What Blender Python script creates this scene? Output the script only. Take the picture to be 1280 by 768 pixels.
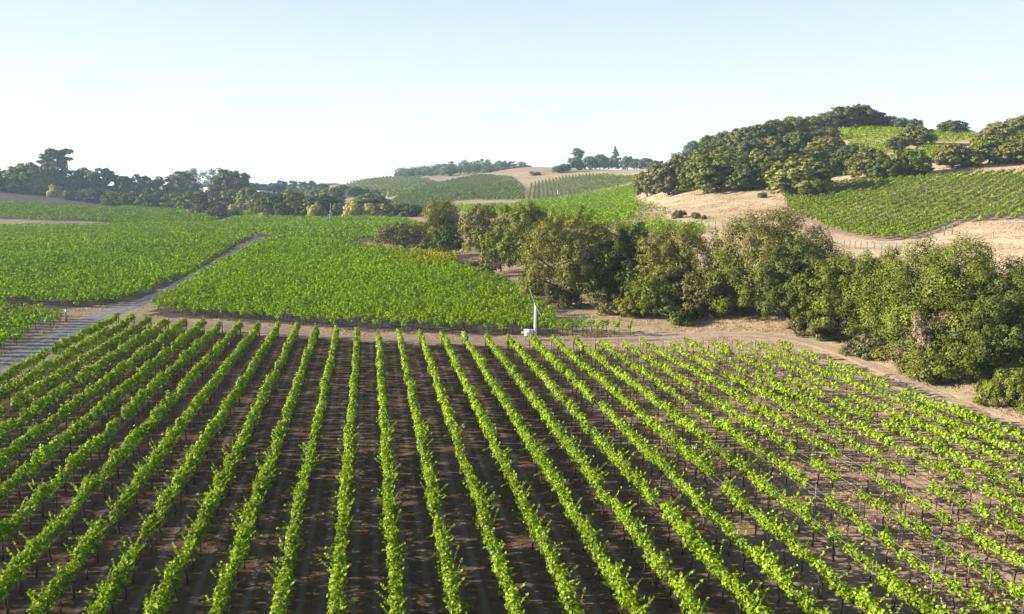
import bpy, math, random
import numpy as np
from mathutils import Vector

for o in list(bpy.data.objects):
    bpy.data.objects.remove(o, do_unlink=True)
S = bpy.context.scene
COL = S.collection
R = math.radians

# ------------------------------------------------------------------ camera, sky, sun, exposure
CAM_Z = 18.7
FPX = 995.0                       # focal length in pixels of the 1280 px wide photograph
HORIZON = 230.0
PITCH = math.atan((384 - HORIZON) / FPX)
cam_d = bpy.data.cameras.new('camera')
cam = bpy.data.objects.new('camera', cam_d)
COL.objects.link(cam)
cam.location = (0, 0, CAM_Z)
cam.rotation_euler = (math.pi / 2 - PITCH, 0, 0)
cam_d.sensor_width = 36
cam_d.lens = FPX / 1280 * 36
cam_d.clip_end = 9000
S.camera = cam

SUN_EL = R(16.5)
SUN_AZ = math.atan2(-1.0, -0.02)        # clockwise from +Y: square on from the left
world = bpy.data.worlds.new('World')
S.world = world
world.use_nodes = True
wn = world.node_tree.nodes
sky = wn.new('ShaderNodeTexSky')
sky.sky_type = 'NISHITA'
sky.sun_disc = False
sky.sun_elevation = SUN_EL
sky.sun_rotation = SUN_AZ
sky.altitude = 50
sky.air_density = 1.0
sky.dust_density = .8
sky.ozone_density = 1.6
WL = world.node_tree.links.new
veil = wn.new('ShaderNodeMix')                # thin high haze that pales the lower sky
veil.data_type = 'RGBA'
wtc = wn.new('ShaderNodeTexCoord'); wsx = wn.new('ShaderNodeSeparateXYZ'); WL(wtc.outputs['Generated'], wsx.inputs[0])
vcr = wn.new('ShaderNodeValToRGB'); WL(wsx.outputs[2], vcr.inputs[0])      # white at the horizon, pale blue above
vcr.color_ramp.elements[0].position = .0; vcr.color_ramp.elements[0].color = (.94, .97, 1, 1)
vcr.color_ramp.elements[1].position = .24; vcr.color_ramp.elements[1].color = (.59, .73, .98, 1)
vsc = wn.new('ShaderNodeVectorMath'); vsc.operation = 'SCALE'; vsc.inputs['Scale'].default_value = 8.2
WL(vcr.outputs[0], vsc.inputs[0]); WL(vsc.outputs[0], veil.inputs[7])
wcr = wn.new('ShaderNodeValToRGB'); WL(wsx.outputs[2], wcr.inputs[0])
wcr.color_ramp.elements[0].position = 0.0; wcr.color_ramp.elements[0].color = (.85, .85, .85, 1)
wcr.color_ramp.elements[1].position = .6; wcr.color_ramp.elements[1].color = (.08, .08, .08, 1)
e_ = wcr.color_ramp.elements.new(.22); e_.color = (.75, .75, .75, 1)
WL(wcr.outputs[0], veil.inputs[0])
WL(sky.outputs[0], veil.inputs[6])
world.node_tree.links.new(veil.outputs[2], wn['Background'].inputs[0])
wn['Background'].inputs[1].default_value = 0.05
sd = bpy.data.lights.new('sun', 'SUN')
sd.energy = 5.0
sd.angle = R(0.5)
sd.color = (1.0, 0.90, 0.76)
sun = bpy.data.objects.new('sun', sd)
COL.objects.link(sun)
sdir = Vector((math.sin(SUN_AZ) * math.cos(SUN_EL), math.cos(SUN_AZ) * math.cos(SUN_EL), math.sin(SUN_EL)))
sun.rotation_euler = (-sdir).to_track_quat('-Z', 'Y').to_euler()
S.view_settings.view_transform = 'Standard'
S.view_settings.look = 'None'
S.view_settings.exposure = 1.66
S.view_settings.gamma = 1
S.render.engine = 'CYCLES'
S.cycles.use_denoising = True
S.cycles.denoiser = 'OPENIMAGEDENOISE'
S.cycles.denoising_input_passes = 'RGB_ALBEDO_NORMAL'
S.cycles.denoising_prefilter = 'NONE'
S.cycles.max_bounces = 5
S.cycles.diffuse_bounces = 3
S.cycles.transmission_bounces = 3
S.cycles.volume_bounces = 0
S.cycles.caustics_reflective = False
S.cycles.caustics_refractive = False

rng = np.random.default_rng(7)

# ------------------------------------------------------------------ terrain as a height field z(x, y)
CP, SP = math.cos(PITCH), math.sin(PITCH)


def ray(px, py):
    v = (384 - py) / FPX
    dy = CP + v * SP
    return (px - 640) / FPX / dy, (-SP + v * CP) / dy      # x per y, z per y


def flat_py(Y):
    t = -CAM_Z / Y
    v = (t * CP + SP) / (CP - t * SP)
    return 384 - v * FPX


F = None
PROFILE = {   # photo column: distance forward -> picture row of the ground there (F: level with the near ground)
    -500: [(380, F), (395, 276), (450, 263), (520, 250), (600, 238), (650, 231), (800, 232), (1200, 238), (1900, 234)],
    0: [(380, F), (395, 276), (450, 264), (520, 252), (600, 239), (650, 233), (800, 235), (1200, 240), (1900, 234)],
    60: [(380, F), (400, 274), (450, 266), (520, 255), (600, 243), (650, 238), (800, 240), (1200, 240), (1900, 234)],
    110: [(380, F), (430, 271), (480, 265), (540, 257), (600, 250), (660, 247), (900, 246), (1200, 240), (1900, 233)],
    170: [(400, F), (450, 268), (520, 263), (560, 261), (620, 259), (900, 248), (1200, 240), (1900, 232)],
    250: [(600, F), (690, 250), (750, 243), (900, 242), (1200, 240), (1900, 230)],
    330: [(600, F), (720, 251), (800, 243), (900, 242.5), (1200, 239), (1900, 230)],
    400: [(600, F), (700, 254), (900, 246), (1200, 238), (1900, 230)],
    440: [(500, F), (650, 257), (800, 243), (1000, 228), (1080, 225), (1300, 230), (1900, 230)],
    490: [(420, F), (500, 263), (650, 250), (800, 238), (1000, 222.5), (1080, 221), (1300, 226), (1900, 230)],
    540: [(300, F), (370, 279), (450, 266), (550, 255), (650, 247), (800, 236), (950, 224), (1100, 219), (1400, 218), (1900, 228)],
    600: [(200, F), (300, 283), (350, 270), (450, 259), (550, 250), (650, 241), (800, 228), (950, 221), (1150, 216), (1400, 216), (1900, 226)],
    660: [(160, F), (240, 300), (300, 277), (400, 263), (500, 254), (600, 244), (700, 233), (800, 222), (900, 211), (960, 205), (1100, 207), (1900, 224)],
    720: [(130, F), (220, 300), (300, 276), (370, 265), (450, 255), (550, 243), (650, 230), (750, 220), (850, 215), (950, 211), (1300, 216), (1900, 225)],
    790: [(110, F), (180, 318), (250, 286), (300, 273), (350, 263), (400, 252), (500, 240), (600, 230), (700, 221), (800, 214), (900, 212), (1300, 216), (1900, 225)],
    830: [(105, F), (170, 314), (220, 289), (260, 273), (290, 261), (320, 249), (350, 239), (400, 227), (470, 212), (600, 208), (900, 212), (1900, 225)],
    900: [(100, F), (160, 313), (210, 289), (250, 271), (280, 254), (310, 238), (340, 224), (400, 203), (450, 190), (520, 186), (700, 195), (1900, 225)],
    980: [(95, F), (150, 313), (190, 291), (215, 277), (240, 262), (270, 249), (300, 235), (330, 220), (380, 196), (430, 174), (470, 167), (600, 180), (1900, 220)],
    1060: [(90, F), (140, 326), (180, 301), (200, 288), (250, 250), (285, 225), (310, 218), (350, 195), (400, 172), (440, 158), (470, 154), (600, 170), (1900, 215)],
    1140: [(85, F), (130, 335), (170, 304), (195, 289), (230, 258), (270, 225), (290, 216), (330, 200), (380, 180), (420, 163), (450, 158), (600, 172), (1900, 215)],
    1210: [(75, F), (120, 340), (160, 308), (195, 282), (225, 254), (260, 221), (285, 210), (330, 195), (380, 178), (420, 167), (600, 178), (1900, 215)],
    1280: [(68, F), (110, 346), (150, 311), (195, 277), (225, 249), (258, 218), (280, 207), (330, 190), (380, 172), (420, 164), (600, 176), (1900, 215)],
    1800: [(60, F), (100, 350), (150, 311), (195, 277), (225, 249), (258, 218), (280, 207), (330, 190), (380, 172), (420, 164), (600, 176), (1900, 215)],
}
NL, NA = 420, 360
LY = np.linspace(math.log(3.0), math.log(1900), NL)
AA = np.linspace(-1.25, 1.25, NA)
cols, prof = [], []
for px_, pts in sorted(PROFILE.items()):
    ly, zz = [math.log(3.0)], [0.0]
    for Y, py in pts:
        z = 0.0 if py is None else CAM_Z + Y * ray(px_, py)[1]
        if py is None:
            ly += [math.log(Y * .9)]; zz += [0.0]
        ly.append(math.log(Y)); zz.append(z)
    cols.append(ray(px_, HORIZON)[0])
    prof.append(np.interp(LY, ly, zz))
prof = np.array(prof); cols = np.array(cols)
HG = np.array([np.interp(AA, cols, prof[:, j]) for j in range(NL)])      # [distance, azimuth]


def blur(a, k, axis):
    w = np.exp(-0.5 * (np.arange(-3 * k, 3 * k + 1) / k) ** 2); w /= w.sum()
    pad = [(0, 0), (0, 0)]; pad[axis] = (3 * k, 3 * k)
    b = np.pad(a, pad, mode='edge')
    return np.apply_along_axis(lambda r: np.convolve(r, w, 'valid'), axis, b)


HG = blur(blur(HG, 3, 0), 4, 1)


def vnoise(x, y, seed):
    """smooth value noise for gentle undulation"""
    xi = np.floor(x).astype(np.int64); yi = np.floor(y).astype(np.int64)
    fx, fy = x - xi, y - yi
    fx = fx * fx * (3 - 2 * fx); fy = fy * fy * (3 - 2 * fy)

    def h(i, j):
        n = (i * 374761393 + j * 668265263 + seed * 1442695041) & 0x7fffffff
        n = ((n ^ (n >> 13)) * 1274126177) & 0x7fffffff
        return (n ^ (n >> 16)) % 10007 / 10007.0
    return (h(xi, yi) * (1 - fx) + h(xi + 1, yi) * fx) * (1 - fy) + (h(xi, yi + 1) * (1 - fx) + h(xi + 1, yi + 1) * fx) * fy


def gz(x, y):
    x = np.asarray(x, float); y = np.maximum(np.asarray(y, float), 3.01)
    u = (np.clip(x / y, -1.249, 1.249) + 1.25) / 2.5 * (NA - 1)
    t = (np.log(np.minimum(y, 1899)) - LY[0]) / (LY[-1] - LY[0]) * (NL - 1)
    i = np.clip(u.astype(int), 0, NA - 2); j = np.clip(t.astype(int), 0, NL - 2)
    fu, ft = u - i, t - j
    z = (HG[j, i] * (1 - fu) + HG[j, i + 1] * fu) * (1 - ft) + (HG[j + 1, i] * (1 - fu) + HG[j + 1, i + 1] * fu) * ft
    amp = np.clip((y - 130) / 250, 0, 1)
    z = z + amp * (vnoise(x / 23, y / 23, 3) - .5) * 1.0
    return z


def hit(px, py):
    """where the photo's pixel meets the ground"""
    a, t = ray(px, py)
    Y = np.geomspace(8, 1850, 4000)
    below = CAM_Z + t * Y < gz(a * Y, Y)
    if below.any():
        k = int(np.argmax(below))
        if Y[k] < 1500: return a * Y[k], Y[k]
    m = (Y > 300) & (Y < 1200)                     # looks over the ground: stand on the skyline there
    e = np.where(m, (gz(a * Y, Y) - CAM_Z) / Y, -9)
    k = int(np.argmax(e))
    return a * Y[k], Y[k] + 4


def hits(pts):
    return [hit(*p) for p in pts]


def inpoly(x, y, poly):
    r = np.zeros(x.shape, bool)
    n = len(poly)
    for i in range(n):
        x1, y1 = poly[i]; x2, y2 = poly[(i + 1) % n]
        c = ((y1 > y) != (y2 > y)) & (x < (x2 - x1) * (y - y1) / ((y2 - y1) + 1e-12) + x1)
        r ^= c
    return r


# ------------------------------------------------------------------ mesh helpers
def make_mesh(name, V, Fq, mats, tint=None, mat_idx=None, smooth=False, extra=None):
    """Fq: list of int arrays (n,k) of faces with k corners"""
    me = bpy.data.meshes.new(name)
    V = np.asarray(V, np.float32)
    me.vertices.add(len(V)); me.vertices.foreach_set('co', V.ravel())
    Fq = [f for f in (np.asarray(q, np.int32) for q in Fq) if len(f)]
    nl = sum(f.size for f in Fq)
    me.loops.add(nl); me.loops.foreach_set('vertex_index', np.concatenate([f.ravel() for f in Fq]))
    tot = np.concatenate([np.full(len(f), f.shape[1], np.int32) for f in Fq])
    start = np.concatenate([[0], np.cumsum(tot)[:-1]]).astype(np.int32)
    me.polygons.add(len(tot)); me.polygons.foreach_set('loop_start', start)
    try:
        me.polygons.foreach_set('loop_total', tot)
    except Exception:
        pass
    if mat_idx is not None:
        me.polygons.foreach_set('material_index', np.asarray(mat_idx, np.int32))
    if smooth:
        me.polygons.foreach_set('use_smooth', np.ones(len(tot), bool))
    for m in (mats if isinstance(mats, (list, tuple)) else [mats]):
        me.materials.append(m)
    if tint is not None:
        a = me.attributes.new('tint', 'FLOAT_COLOR', 'POINT')
        c = np.ones((len(V), 4), np.float32); c[:, :3] = tint
        a.data.foreach_set('color', c.ravel())
    for k, val in (extra or {}).items():
        a = me.attributes.new(k, 'FLOAT', 'POINT'); a.data.foreach_set('value', np.asarray(val, np.float32))
    me.update(calc_edges=True); me.validate()
    return me


def link(name, data, parent=None, loc=(0, 0, 0), rot=(0, 0, 0), scale=(1, 1, 1)):
    o = bpy.data.objects.new(name, data)
    COL.objects.link(o)
    o.parent = parent
    o.location = loc; o.rotation_euler = rot; o.scale = scale
    return o


def tag(o, label=None, cat=None, group=None, kind=None):
    if label: o['label'] = label
    if cat: o['category'] = cat
    if group: o['group'] = group
    if kind: o['kind'] = kind
    return o


class MB:
    """collects simple shapes into one mesh"""
    def __init__(s):
        s.v, s.f, s.n = [], {3: [], 4: []}, 0

    def add(s, V, faces):
        for f in faces:
            s.f[len(f)].append([i + s.n for i in f])
        s.v.append(np.asarray(V, float)); s.n += len(V)

    def box(s, x0, x1, y0, y1, z0, z1):
        s.add([(x0, y0, z0), (x1, y0, z0), (x1, y1, z0), (x0, y1, z0), (x0, y0, z1), (x1, y0, z1), (x1, y1, z1), (x0, y1, z1)],
              [(0, 3, 2, 1), (4, 5, 6, 7), (0, 1, 5, 4), (1, 2, 6, 5), (2, 3, 7, 6), (3, 0, 4, 7)])

    def tube(s, pts, rad, n=7, cap=True):
        pts = [Vector(p) for p in pts]
        if not hasattr(rad, '__len__'): rad = [rad] * len(pts)
        V = []
        for i, p in enumerate(pts):
            d = (pts[min(i + 1, len(pts) - 1)] - pts[max(i - 1, 0)]).normalized()
            a = d.orthogonal().normalized() if abs(d.z) > .98 else d.cross(Vector((0, 0, 1))).normalized()
            b = d.cross(a)
            for k in range(n):
                t = 2 * math.pi * k / n
                V.append(p + (a * math.cos(t) + b * math.sin(t)) * rad[i])
        fs = []
        for i in range(len(pts) - 1):
            for k in range(n):
                fs.append((i * n + k, i * n + (k + 1) % n, (i + 1) * n + (k + 1) % n, (i + 1) * n + k))
        if cap:
            V.append(pts[-1]); c = len(V) - 1; e = (len(pts) - 1) * n
            for k in range(n): fs.append((e + k, e + (k + 1) % n, c))
            V.append(pts[0]); c = len(V) - 1
            for k in range(n): fs.append(((k + 1) % n, k, c))
        s.add([tuple(v) for v in V], fs)

    def mesh(s, name, mats, smooth=False, tint=None):
        return make_mesh(name, np.concatenate(s.v), [np.array(s.f[4]).reshape(-1, 4), np.array(s.f[3]).reshape(-1, 3)], mats, smooth=smooth, tint=tint)


def unit(a):
    return a / (np.linalg.norm(a, axis=1, keepdims=True) + 1e-9)


def leaf_arrays(pos, nrm, size, g, width=.8):
    """a kite-shaped leaf at every pos, facing nrm"""
    n = len(pos)
    nrm = unit(nrm)
    t = unit(np.cross(nrm, g.normal(size=(n, 3))))
    b = np.cross(nrm, t)
    s = np.asarray(size).reshape(-1, 1)
    fold = nrm * s * .14
    V = np.stack([pos - t * s * .5, pos + b * s * width * .5 + fold, pos + t * s * .55, pos - b * s * width * .5 + fold], 1).reshape(-1, 3)
    Fq = np.arange(n * 4).reshape(n, 4)
    return V, Fq


def leaf_arrays_fold(pos, nrm, size, g, width=.95):
    """leaf of two halves folded along the midrib"""
    n = len(pos)
    nrm = unit(nrm)
    t = unit(np.cross(nrm, g.normal(size=(n, 3))))
    b = np.cross(nrm, t)
    s = np.asarray(size).reshape(-1, 1)
    up = nrm * s * .16
    V = np.stack([pos - t * s * .45, pos + t * s * .55,
                  pos + b * s * width * .5 - t * s * .28 + up, pos + b * s * width * .42 + t * s * .22 + up * .8,
                  pos - b * s * width * .5 - t * s * .28 + up, pos - b * s * width * .42 + t * s * .22 + up * .8], 1).reshape(-1, 3)
    k = np.arange(n)[:, None] * 6
    Fq = np.concatenate([k + np.array([[0, 2, 3, 1]]), k + np.array([[1, 5, 4, 0]])], 0)
    return V, Fq


# ------------------------------------------------------------------ materials
def mat(name):
    m = bpy.data.materials.new(name); m.use_nodes = True
    nt = m.node_tree; nt.nodes.clear()
    out = nt.nodes.new('ShaderNodeOutputMaterial')
    return m, nt, out


def leaf_mat(name, col, trans=.35, gloss=.06, rough=.45, rnd=.0, tcol=None):
    m, nt, out = mat(name); N = nt.nodes.new; L = nt.links.new
    at = N('ShaderNodeAttribute'); at.attribute_name = 'tint'
    mul = N('ShaderNodeMix'); mul.data_type = 'RGBA'; mul.blend_type = 'MULTIPLY'; mul.inputs[0].default_value = 1
    mul.inputs[6].default_value = (*col, 1); L(at.outputs['Color'], mul.inputs[7])
    colr = mul.outputs[2]
    if rnd:
        oi = N('ShaderNodeObjectInfo'); mr = N('ShaderNodeMapRange')
        mr.inputs['To Min'].default_value = 1 - rnd; mr.inputs['To Max'].default_value = 1 + rnd
        L(oi.outputs['Random'], mr.inputs['Value'])
        vm = N('ShaderNodeVectorMath'); vm.operation = 'SCALE'
        L(colr, vm.inputs[0]); L(mr.outputs[0], vm.inputs['Scale']); colr = vm.outputs[0]
    d = N('ShaderNodeBsdfDiffuse'); L(colr, d.inputs[0])
    tr = N('ShaderNodeBsdfTranslucent')
    hs = N('ShaderNodeMix'); hs.data_type = 'RGBA'; hs.blend_type = 'MULTIPLY'; hs.inputs[0].default_value = 1
    L(colr, hs.inputs[6]); hs.inputs[7].default_value = (*(tcol or (1.35, 1.3, .5)), 1); L(hs.outputs[2], tr.inputs[0])
    mx = N('ShaderNodeMixShader'); mx.inputs[0].default_value = trans; L(d.outputs[0], mx.inputs[1]); L(tr.outputs[0], mx.inputs[2])
    gl = N('ShaderNodeBsdfGlossy'); gl.inputs['Roughness'].default_value = rough; gl.inputs[0].default_value = (.9, .95, 1, 1)
    mx2 = N('ShaderNodeMixShader'); mx2.inputs[0].default_value = gloss * .45; L(mx.outputs[0], mx2.inputs[1]); L(gl.outputs[0], mx2.inputs[2])
    L(mx2.outputs[0], out.inputs[0])
    return m


def plain_mat(name, col, rough=.8, noise=.25, scale=6, metallic=0, bump=0):
    m, nt, out = mat(name); N = nt.nodes.new; L = nt.links.new
    p = N('ShaderNodeBsdfPrincipled'); p.inputs['Roughness'].default_value = rough; p.inputs['Metallic'].default_value = metallic
    p.inputs['Specular IOR Level'].default_value = .3
    tc = N('ShaderNodeTexCoord'); nz = N('ShaderNodeTexNoise'); nz.inputs['Scale'].default_value = scale; nz.inputs['Detail'].default_value = 5
    L(tc.outputs['Object'], nz.inputs['Vector'])
    mr = N('ShaderNodeMapRange'); mr.inputs['To Min'].default_value = 1 - noise; mr.inputs['To Max'].default_value = 1 + noise
    mr.inputs['From Min'].default_value = .3; mr.inputs['From Max'].default_value = .7
    L(nz.outputs[0], mr.inputs['Value'])
    vm = N('ShaderNodeVectorMath'); vm.operation = 'SCALE'; vm.inputs[0].default_value = col; L(mr.outputs[0], vm.inputs['Scale'])
    L(vm.outputs[0], p.inputs['Base Color'])
    if bump:
        b = N('ShaderNodeBump'); b.inputs['Strength'].default_value = bump; b.inputs['Distance'].default_value = .05
        L(nz.outputs[0], b.inputs['Height']); L(b.outputs[0], p.inputs['Normal'])
    L(p.outputs[0], out.inputs[0])
    return m


ROW_T = -0.178                     # foreground rows: x changes by this per metre forward
ROW_S = 2.45
ROW_X0 = -1.78


def ground_mat(name, use_attr=True, col=(.3, .28, .25), tracks=True):
    m, nt, out = mat(name); N = nt.nodes.new; L = nt.links.new

    def math_(op, a, b=None, clamp=False):
        n = N('ShaderNodeMath'); n.operation = op; n.use_clamp = clamp
        for i, x in enumerate((a, b)):
            if x is None: continue
            if isinstance(x, (int, float)): n.inputs[i].default_value = x
            else: L(x, n.inputs[i])
        return n.outputs[0]

    def noise(scale, detail=6, rough=.6, vec=None, dist=0):
        n = N('ShaderNodeTexNoise'); n.inputs['Scale'].default_value = scale; n.inputs['Detail'].default_value = detail
        n.inputs['Roughness'].default_value = rough; n.inputs['Distortion'].default_value = dist
        L(vec or geo.outputs['Position'], n.inputs['Vector']); return n.outputs[0]

    def rng_(x, a, b, c, d):
        n = N('ShaderNodeMapRange')
        for k, v in zip(('From Min', 'From Max', 'To Min', 'To Max'), (a, b, c, d)): n.inputs[k].default_value = v
        L(x, n.inputs['Value']); return n.outputs[0]
    geo = N('ShaderNodeNewGeometry')
    p = N('ShaderNodeBsdfDiffuse'); p.inputs['Roughness'].default_value = .6
    n1 = noise(.09, 5); n2 = noise(.9, 6, .7); n3 = noise(7, 4, .7)
    big = rng_(n1, .3, .7, .82, 1.18); med = rng_(n2, .3, .7, .68, 1.32); fine = rng_(n3, .25, .75, .75, 1.25)
    k = math_('MULTIPLY', math_('MULTIPLY', big, med), fine)
    vm = N('ShaderNodeVectorMath'); vm.operation = 'SCALE'; L(k, vm.inputs['Scale'])
    if use_attr:
        at = N('ShaderNodeAttribute'); at.attribute_name = 'tint'
        L(at.outputs['Color'], vm.inputs[0])
    else:
        vm.inputs[0].default_value = col
    c = vm.outputs[0]
    if use_attr:
        # straw and dead weeds lying on the soil
        st = noise(2.2, 8, .75, dist=.6)
        sa = N('ShaderNodeAttribute'); sa.attribute_name = 'straw'
        f = math_('MULTIPLY', rng_(st, .52, .68, 0, 1), sa.outputs['Fac'], True)
        mx = N('ShaderNodeMix'); mx.data_type = 'RGBA'; L(f, mx.inputs[0]); L(c, mx.inputs[6]); mx.inputs[7].default_value = (.30, .215, .14, 1)
        c = mx.outputs[2]
        # wheel tracks between the foreground rows: two paler compacted strips per alley
        sx = N('ShaderNodeSeparateXYZ'); L(geo.outputs['Position'], sx.inputs[0])
        u = math_('DIVIDE', math_('SUBTRACT', math_('SUBTRACT', sx.outputs[0], math_('MULTIPLY', sx.outputs[1], ROW_T)), ROW_X0), ROW_S)
        u = math_('FRACT', math_('ADD', math_('ADD', u, math_('MULTIPLY', n2, .1)), 20))
        d = math_('ABSOLUTE', math_('SUBTRACT', math_('ABSOLUTE', math_('SUBTRACT', u, .5)), .2))
        tr = rng_(d, .03, .1, 1, 0)
        ta = N('ShaderNodeAttribute'); ta.attribute_name = 'rows'
        tf = math_('MULTIPLY', math_('MULTIPLY', tr, ta.outputs['Fac']), rng_(n1, .35, .65, .45, 1), True)
        mx = N('ShaderNodeMix'); mx.data_type = 'RGBA'; L(tf, mx.inputs[0]); L(c, mx.inputs[6]); mx.inputs[7].default_value = (.17, .14, .115, 1)
        c = mx.outputs[2]
    if not use_attr:
        # two compacted wheel ruts, a weedy crown and ragged edges
        ac = N('ShaderNodeAttribute'); ac.attribute_name = 'across'
        off = math_('ADD', ac.outputs['Fac'], math_('MULTIPLY', math_('SUBTRACT', n1, .5), .8))
        d = math_('ABSOLUTE', math_('SUBTRACT', math_('ABSOLUTE', off), .78))
        rut = math_('MULTIPLY', rng_(d, .12, .42, 1, 0), rng_(n2, .3, .6, .4, 1), True)
        mx = N('ShaderNodeMix'); mx.data_type = 'RGBA'; L(math_('MULTIPLY', rut, .75), mx.inputs[0]); L(c, mx.inputs[6]); mx.inputs[7].default_value = (col[0] * 1.22, col[1] * 1.2, col[2] * 1.18, 1)
        c = mx.outputs[2]
        cr = math_('MULTIPLY', rng_(math_('ABSOLUTE', off), .1, .4, 1, 0), rng_(n2, .48, .62, 0, .8), True)
        mx = N('ShaderNodeMix'); mx.data_type = 'RGBA'; L(cr, mx.inputs[0]); L(c, mx.inputs[6]); mx.inputs[7].default_value = (.22, .18, .10, 1)
        c = mx.outputs[2]
    L(c, p.inputs[0])
    bsum = math_('ADD', math_('MULTIPLY', n2, .6), math_('MULTIPLY', n3, .25))
    b = N('ShaderNodeBump'); b.inputs['Strength'].default_value = .7; b.inputs['Distance'].default_value = .22
    L(bsum, b.inputs['Height']); L(b.outputs[0], p.inputs['Normal'])
    L(p.outputs[0], out.inputs[0])
    return m


M_GROUND = ground_mat('ground_soil_and_dry_grass')
M_ROAD = ground_mat('gravel', False, (.255, .238, .225))
M_TRACK = ground_mat('tan_track', False, (.29, .225, .165))
M_DIRT = ground_mat('dry_dirt', False, (.35, .285, .20))
M_VINE = leaf_mat('vine_leaf', (.185, .280, .013), .28, .025, .45, rnd=.2)
M_VINE_MID = leaf_mat('vine_leaf_mass', (.165, .280, .004), .22, .010, .5)
M_VINE_HILL = leaf_mat('vine_leaf_hill', (.180, .260, .013), .22, .015, .5)
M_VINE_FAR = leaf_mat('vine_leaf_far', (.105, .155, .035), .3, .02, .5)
M_BARK = plain_mat('bark', (.085, .065, .05), .9, .4, 3, bump=.6)
M_PALEBARK = plain_mat('pale_bark', (.26, .22, .18), .9, .35, 3, bump=.4)
M_VTRUNK = plain_mat('vine_trunk', (.06, .043, .033), .9, .35, 20)
M_STAKE = plain_mat('stake_steel', (.16, .12, .10), .6, .3, 9)
M_POST = plain_mat('weathered_post', (.19, .15, .12), .85, .35, 9)
M_GREYPOST = plain_mat('grey_post', (.17, .145, .12), .85, .25, 9)
M_WIRE = plain_mat('galvanised_wire', (.5, .48, .45), .45, .1, 5, metallic=.5)
M_WHITE = plain_mat('white_paint', (.70, .70, .69), .5, .14, 3)
M_BLADE = plain_mat('blade_grey', (.10, .14, .21), .4, .1, 3)
M_RUSTBLADE = plain_mat('blade_weathered', (.34, .26, .22), .5, .2, 3)
M_STEEL = plain_mat('dark_steel', (.12, .12, .13), .5, .2, 5)
M_ROOF = plain_mat('pale_roof', (.55, .52, .50), .7, .1, 1)
M_WALL = plain_mat('white_wall', (.55, .53, .50), .8, .06, 1)
M_GLASS = plain_mat('dark_window', (.03, .035, .045), .15, .1, 1)

LEAF = {
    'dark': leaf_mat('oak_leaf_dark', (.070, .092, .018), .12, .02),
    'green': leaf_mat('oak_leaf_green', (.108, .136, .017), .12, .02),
    'olive': leaf_mat('oak_leaf_olive', (.132, .140, .028), .12, .02),
    'grey': leaf_mat('lichen_grey_leaf', (.135, .140, .040), .12, .02),
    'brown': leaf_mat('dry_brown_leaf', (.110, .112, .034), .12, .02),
    'light': leaf_mat('light_green_leaf', (.150, .172, .038), .22, .03),
    'yellow': leaf_mat('yellow_willow_leaf', (.36, .36, .09), .25, .03),
    'euc': leaf_mat('eucalyptus_leaf', (.115, .140, .092), .2, .04),
    'far': leaf_mat('far_tree_leaf', (.092, .124, .070), .18, .02),  # distance haze put into the leaf colour, bluer than the near leaves
    'dead': leaf_mat('dead_twig', (.21, .165, .115), .05, .02),
    'sage': leaf_mat('sage_leaf', (.118, .130, .048), .12, .02),
}

# ------------------------------------------------------------------ vineyard blocks and zones on the ground
def row_x(k, y):
    return ROW_X0 + ROW_S * k + ROW_T * y


def row_end(x):
    return float(np.interp(x, [-54, -30, -2, 15, 32], [104, 96.5, 89.3, 87.8, 85.8]))


K0, K1 = -13, 19
ends = {}
for k in range(K0, K1 + 1):
    y = 95.0
    for _ in range(6): y = row_end(row_x(k, y))
    ends[k] = y
FG = [(row_x(K0 - .5, 15), 15)] + [(row_x(k + (-.5 if k == K0 else .5 if k == K1 else 0), ends[k] + .8), ends[k] + .8) for k in (K0, -6, 0, 6, 12, K1)] + [(row_x(K1 + .5, 15), 15)]

P_MID = hits([(186, 395), (300, 402), (420, 411), (520, 417), (600, 420), (665, 420), (700, 421), (690, 396), (664, 376), (640, 362), (600, 344), (566, 336),
              (574, 323), (545, 319), (480, 316), (440, 309), (400, 303), (345, 301), (325, 307), (300, 320), (240, 356), (212, 374)])
P_LEFT_FRONT = hits([(-240, 500), (-120, 478), (0, 445), (41, 423), (80, 402), (62, 397), (0, 392), (-240, 390)])
P_LEFT = hits([(-240, 380), (-60, 381), (0, 383), (60, 386), (97, 386), (172, 376), (222, 354), (262, 331), (300, 306), (318, 298), (316, 284), (270, 281),
               (120, 284), (0, 285.5), (-240, 287)])
P_FIELD2 = hits([(-240, 273.5), (0, 274), (60, 276), (110, 277), (180, 280), (262, 279), (272, 275), (255, 266), (200, 261.5), (175, 259), (140, 262), (60, 258), (0, 252.5), (-240, 250)])
P_FIELD3 = hits([(322, 296), (350, 298.5), (420, 305), (452, 303), (475, 299), (520, 297), (538, 285), (500, 275), (400, 273.5), (290, 274), (278, 280), (320, 284)])
P_STRIP = hits([(285, 268.5), (365, 268.5), (366, 264.5), (300, 264)])
P_BARE = hits([(-240, 248), (0, 251), (60, 256), (140, 261), (165, 257.5), (120, 251), (60, 242), (0, 235), (-240, 234)])
P_HILL = hits([(980, 250), (985, 262), (1010, 278), (1055, 294), (1110, 302), (1150, 296), (1175, 286), (1200, 279), (1290, 275), (1420, 268), (1420, 216), (1280, 218), (1180, 222), (1100, 226), (1040, 232), (1000, 240)])
P_GREEN = hits([(560, 262), (600, 268), (640, 272), (680, 283), (740, 288), (790, 276), (798, 258), (790, 246), (806, 240), (798, 229), (740, 241), (690, 250), (655, 253), (640, 258), (575, 258)])
P_TERRACE = hits([(740, 288), (770, 292), (830, 283), (838, 268), (818, 256), (795, 250), (770, 263)])
P_LOWGREEN = hits([(770, 296), (810, 300), (880, 292), (880, 284), (830, 280), (780, 286)])
P_FARV1 = hits([(478, 258), (520, 272), (556, 266), (562, 252.5), (600, 250.5), (655, 250), (656, 236), (640, 222), (596, 220), (572, 224), (532, 233), (498, 247)])
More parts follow.
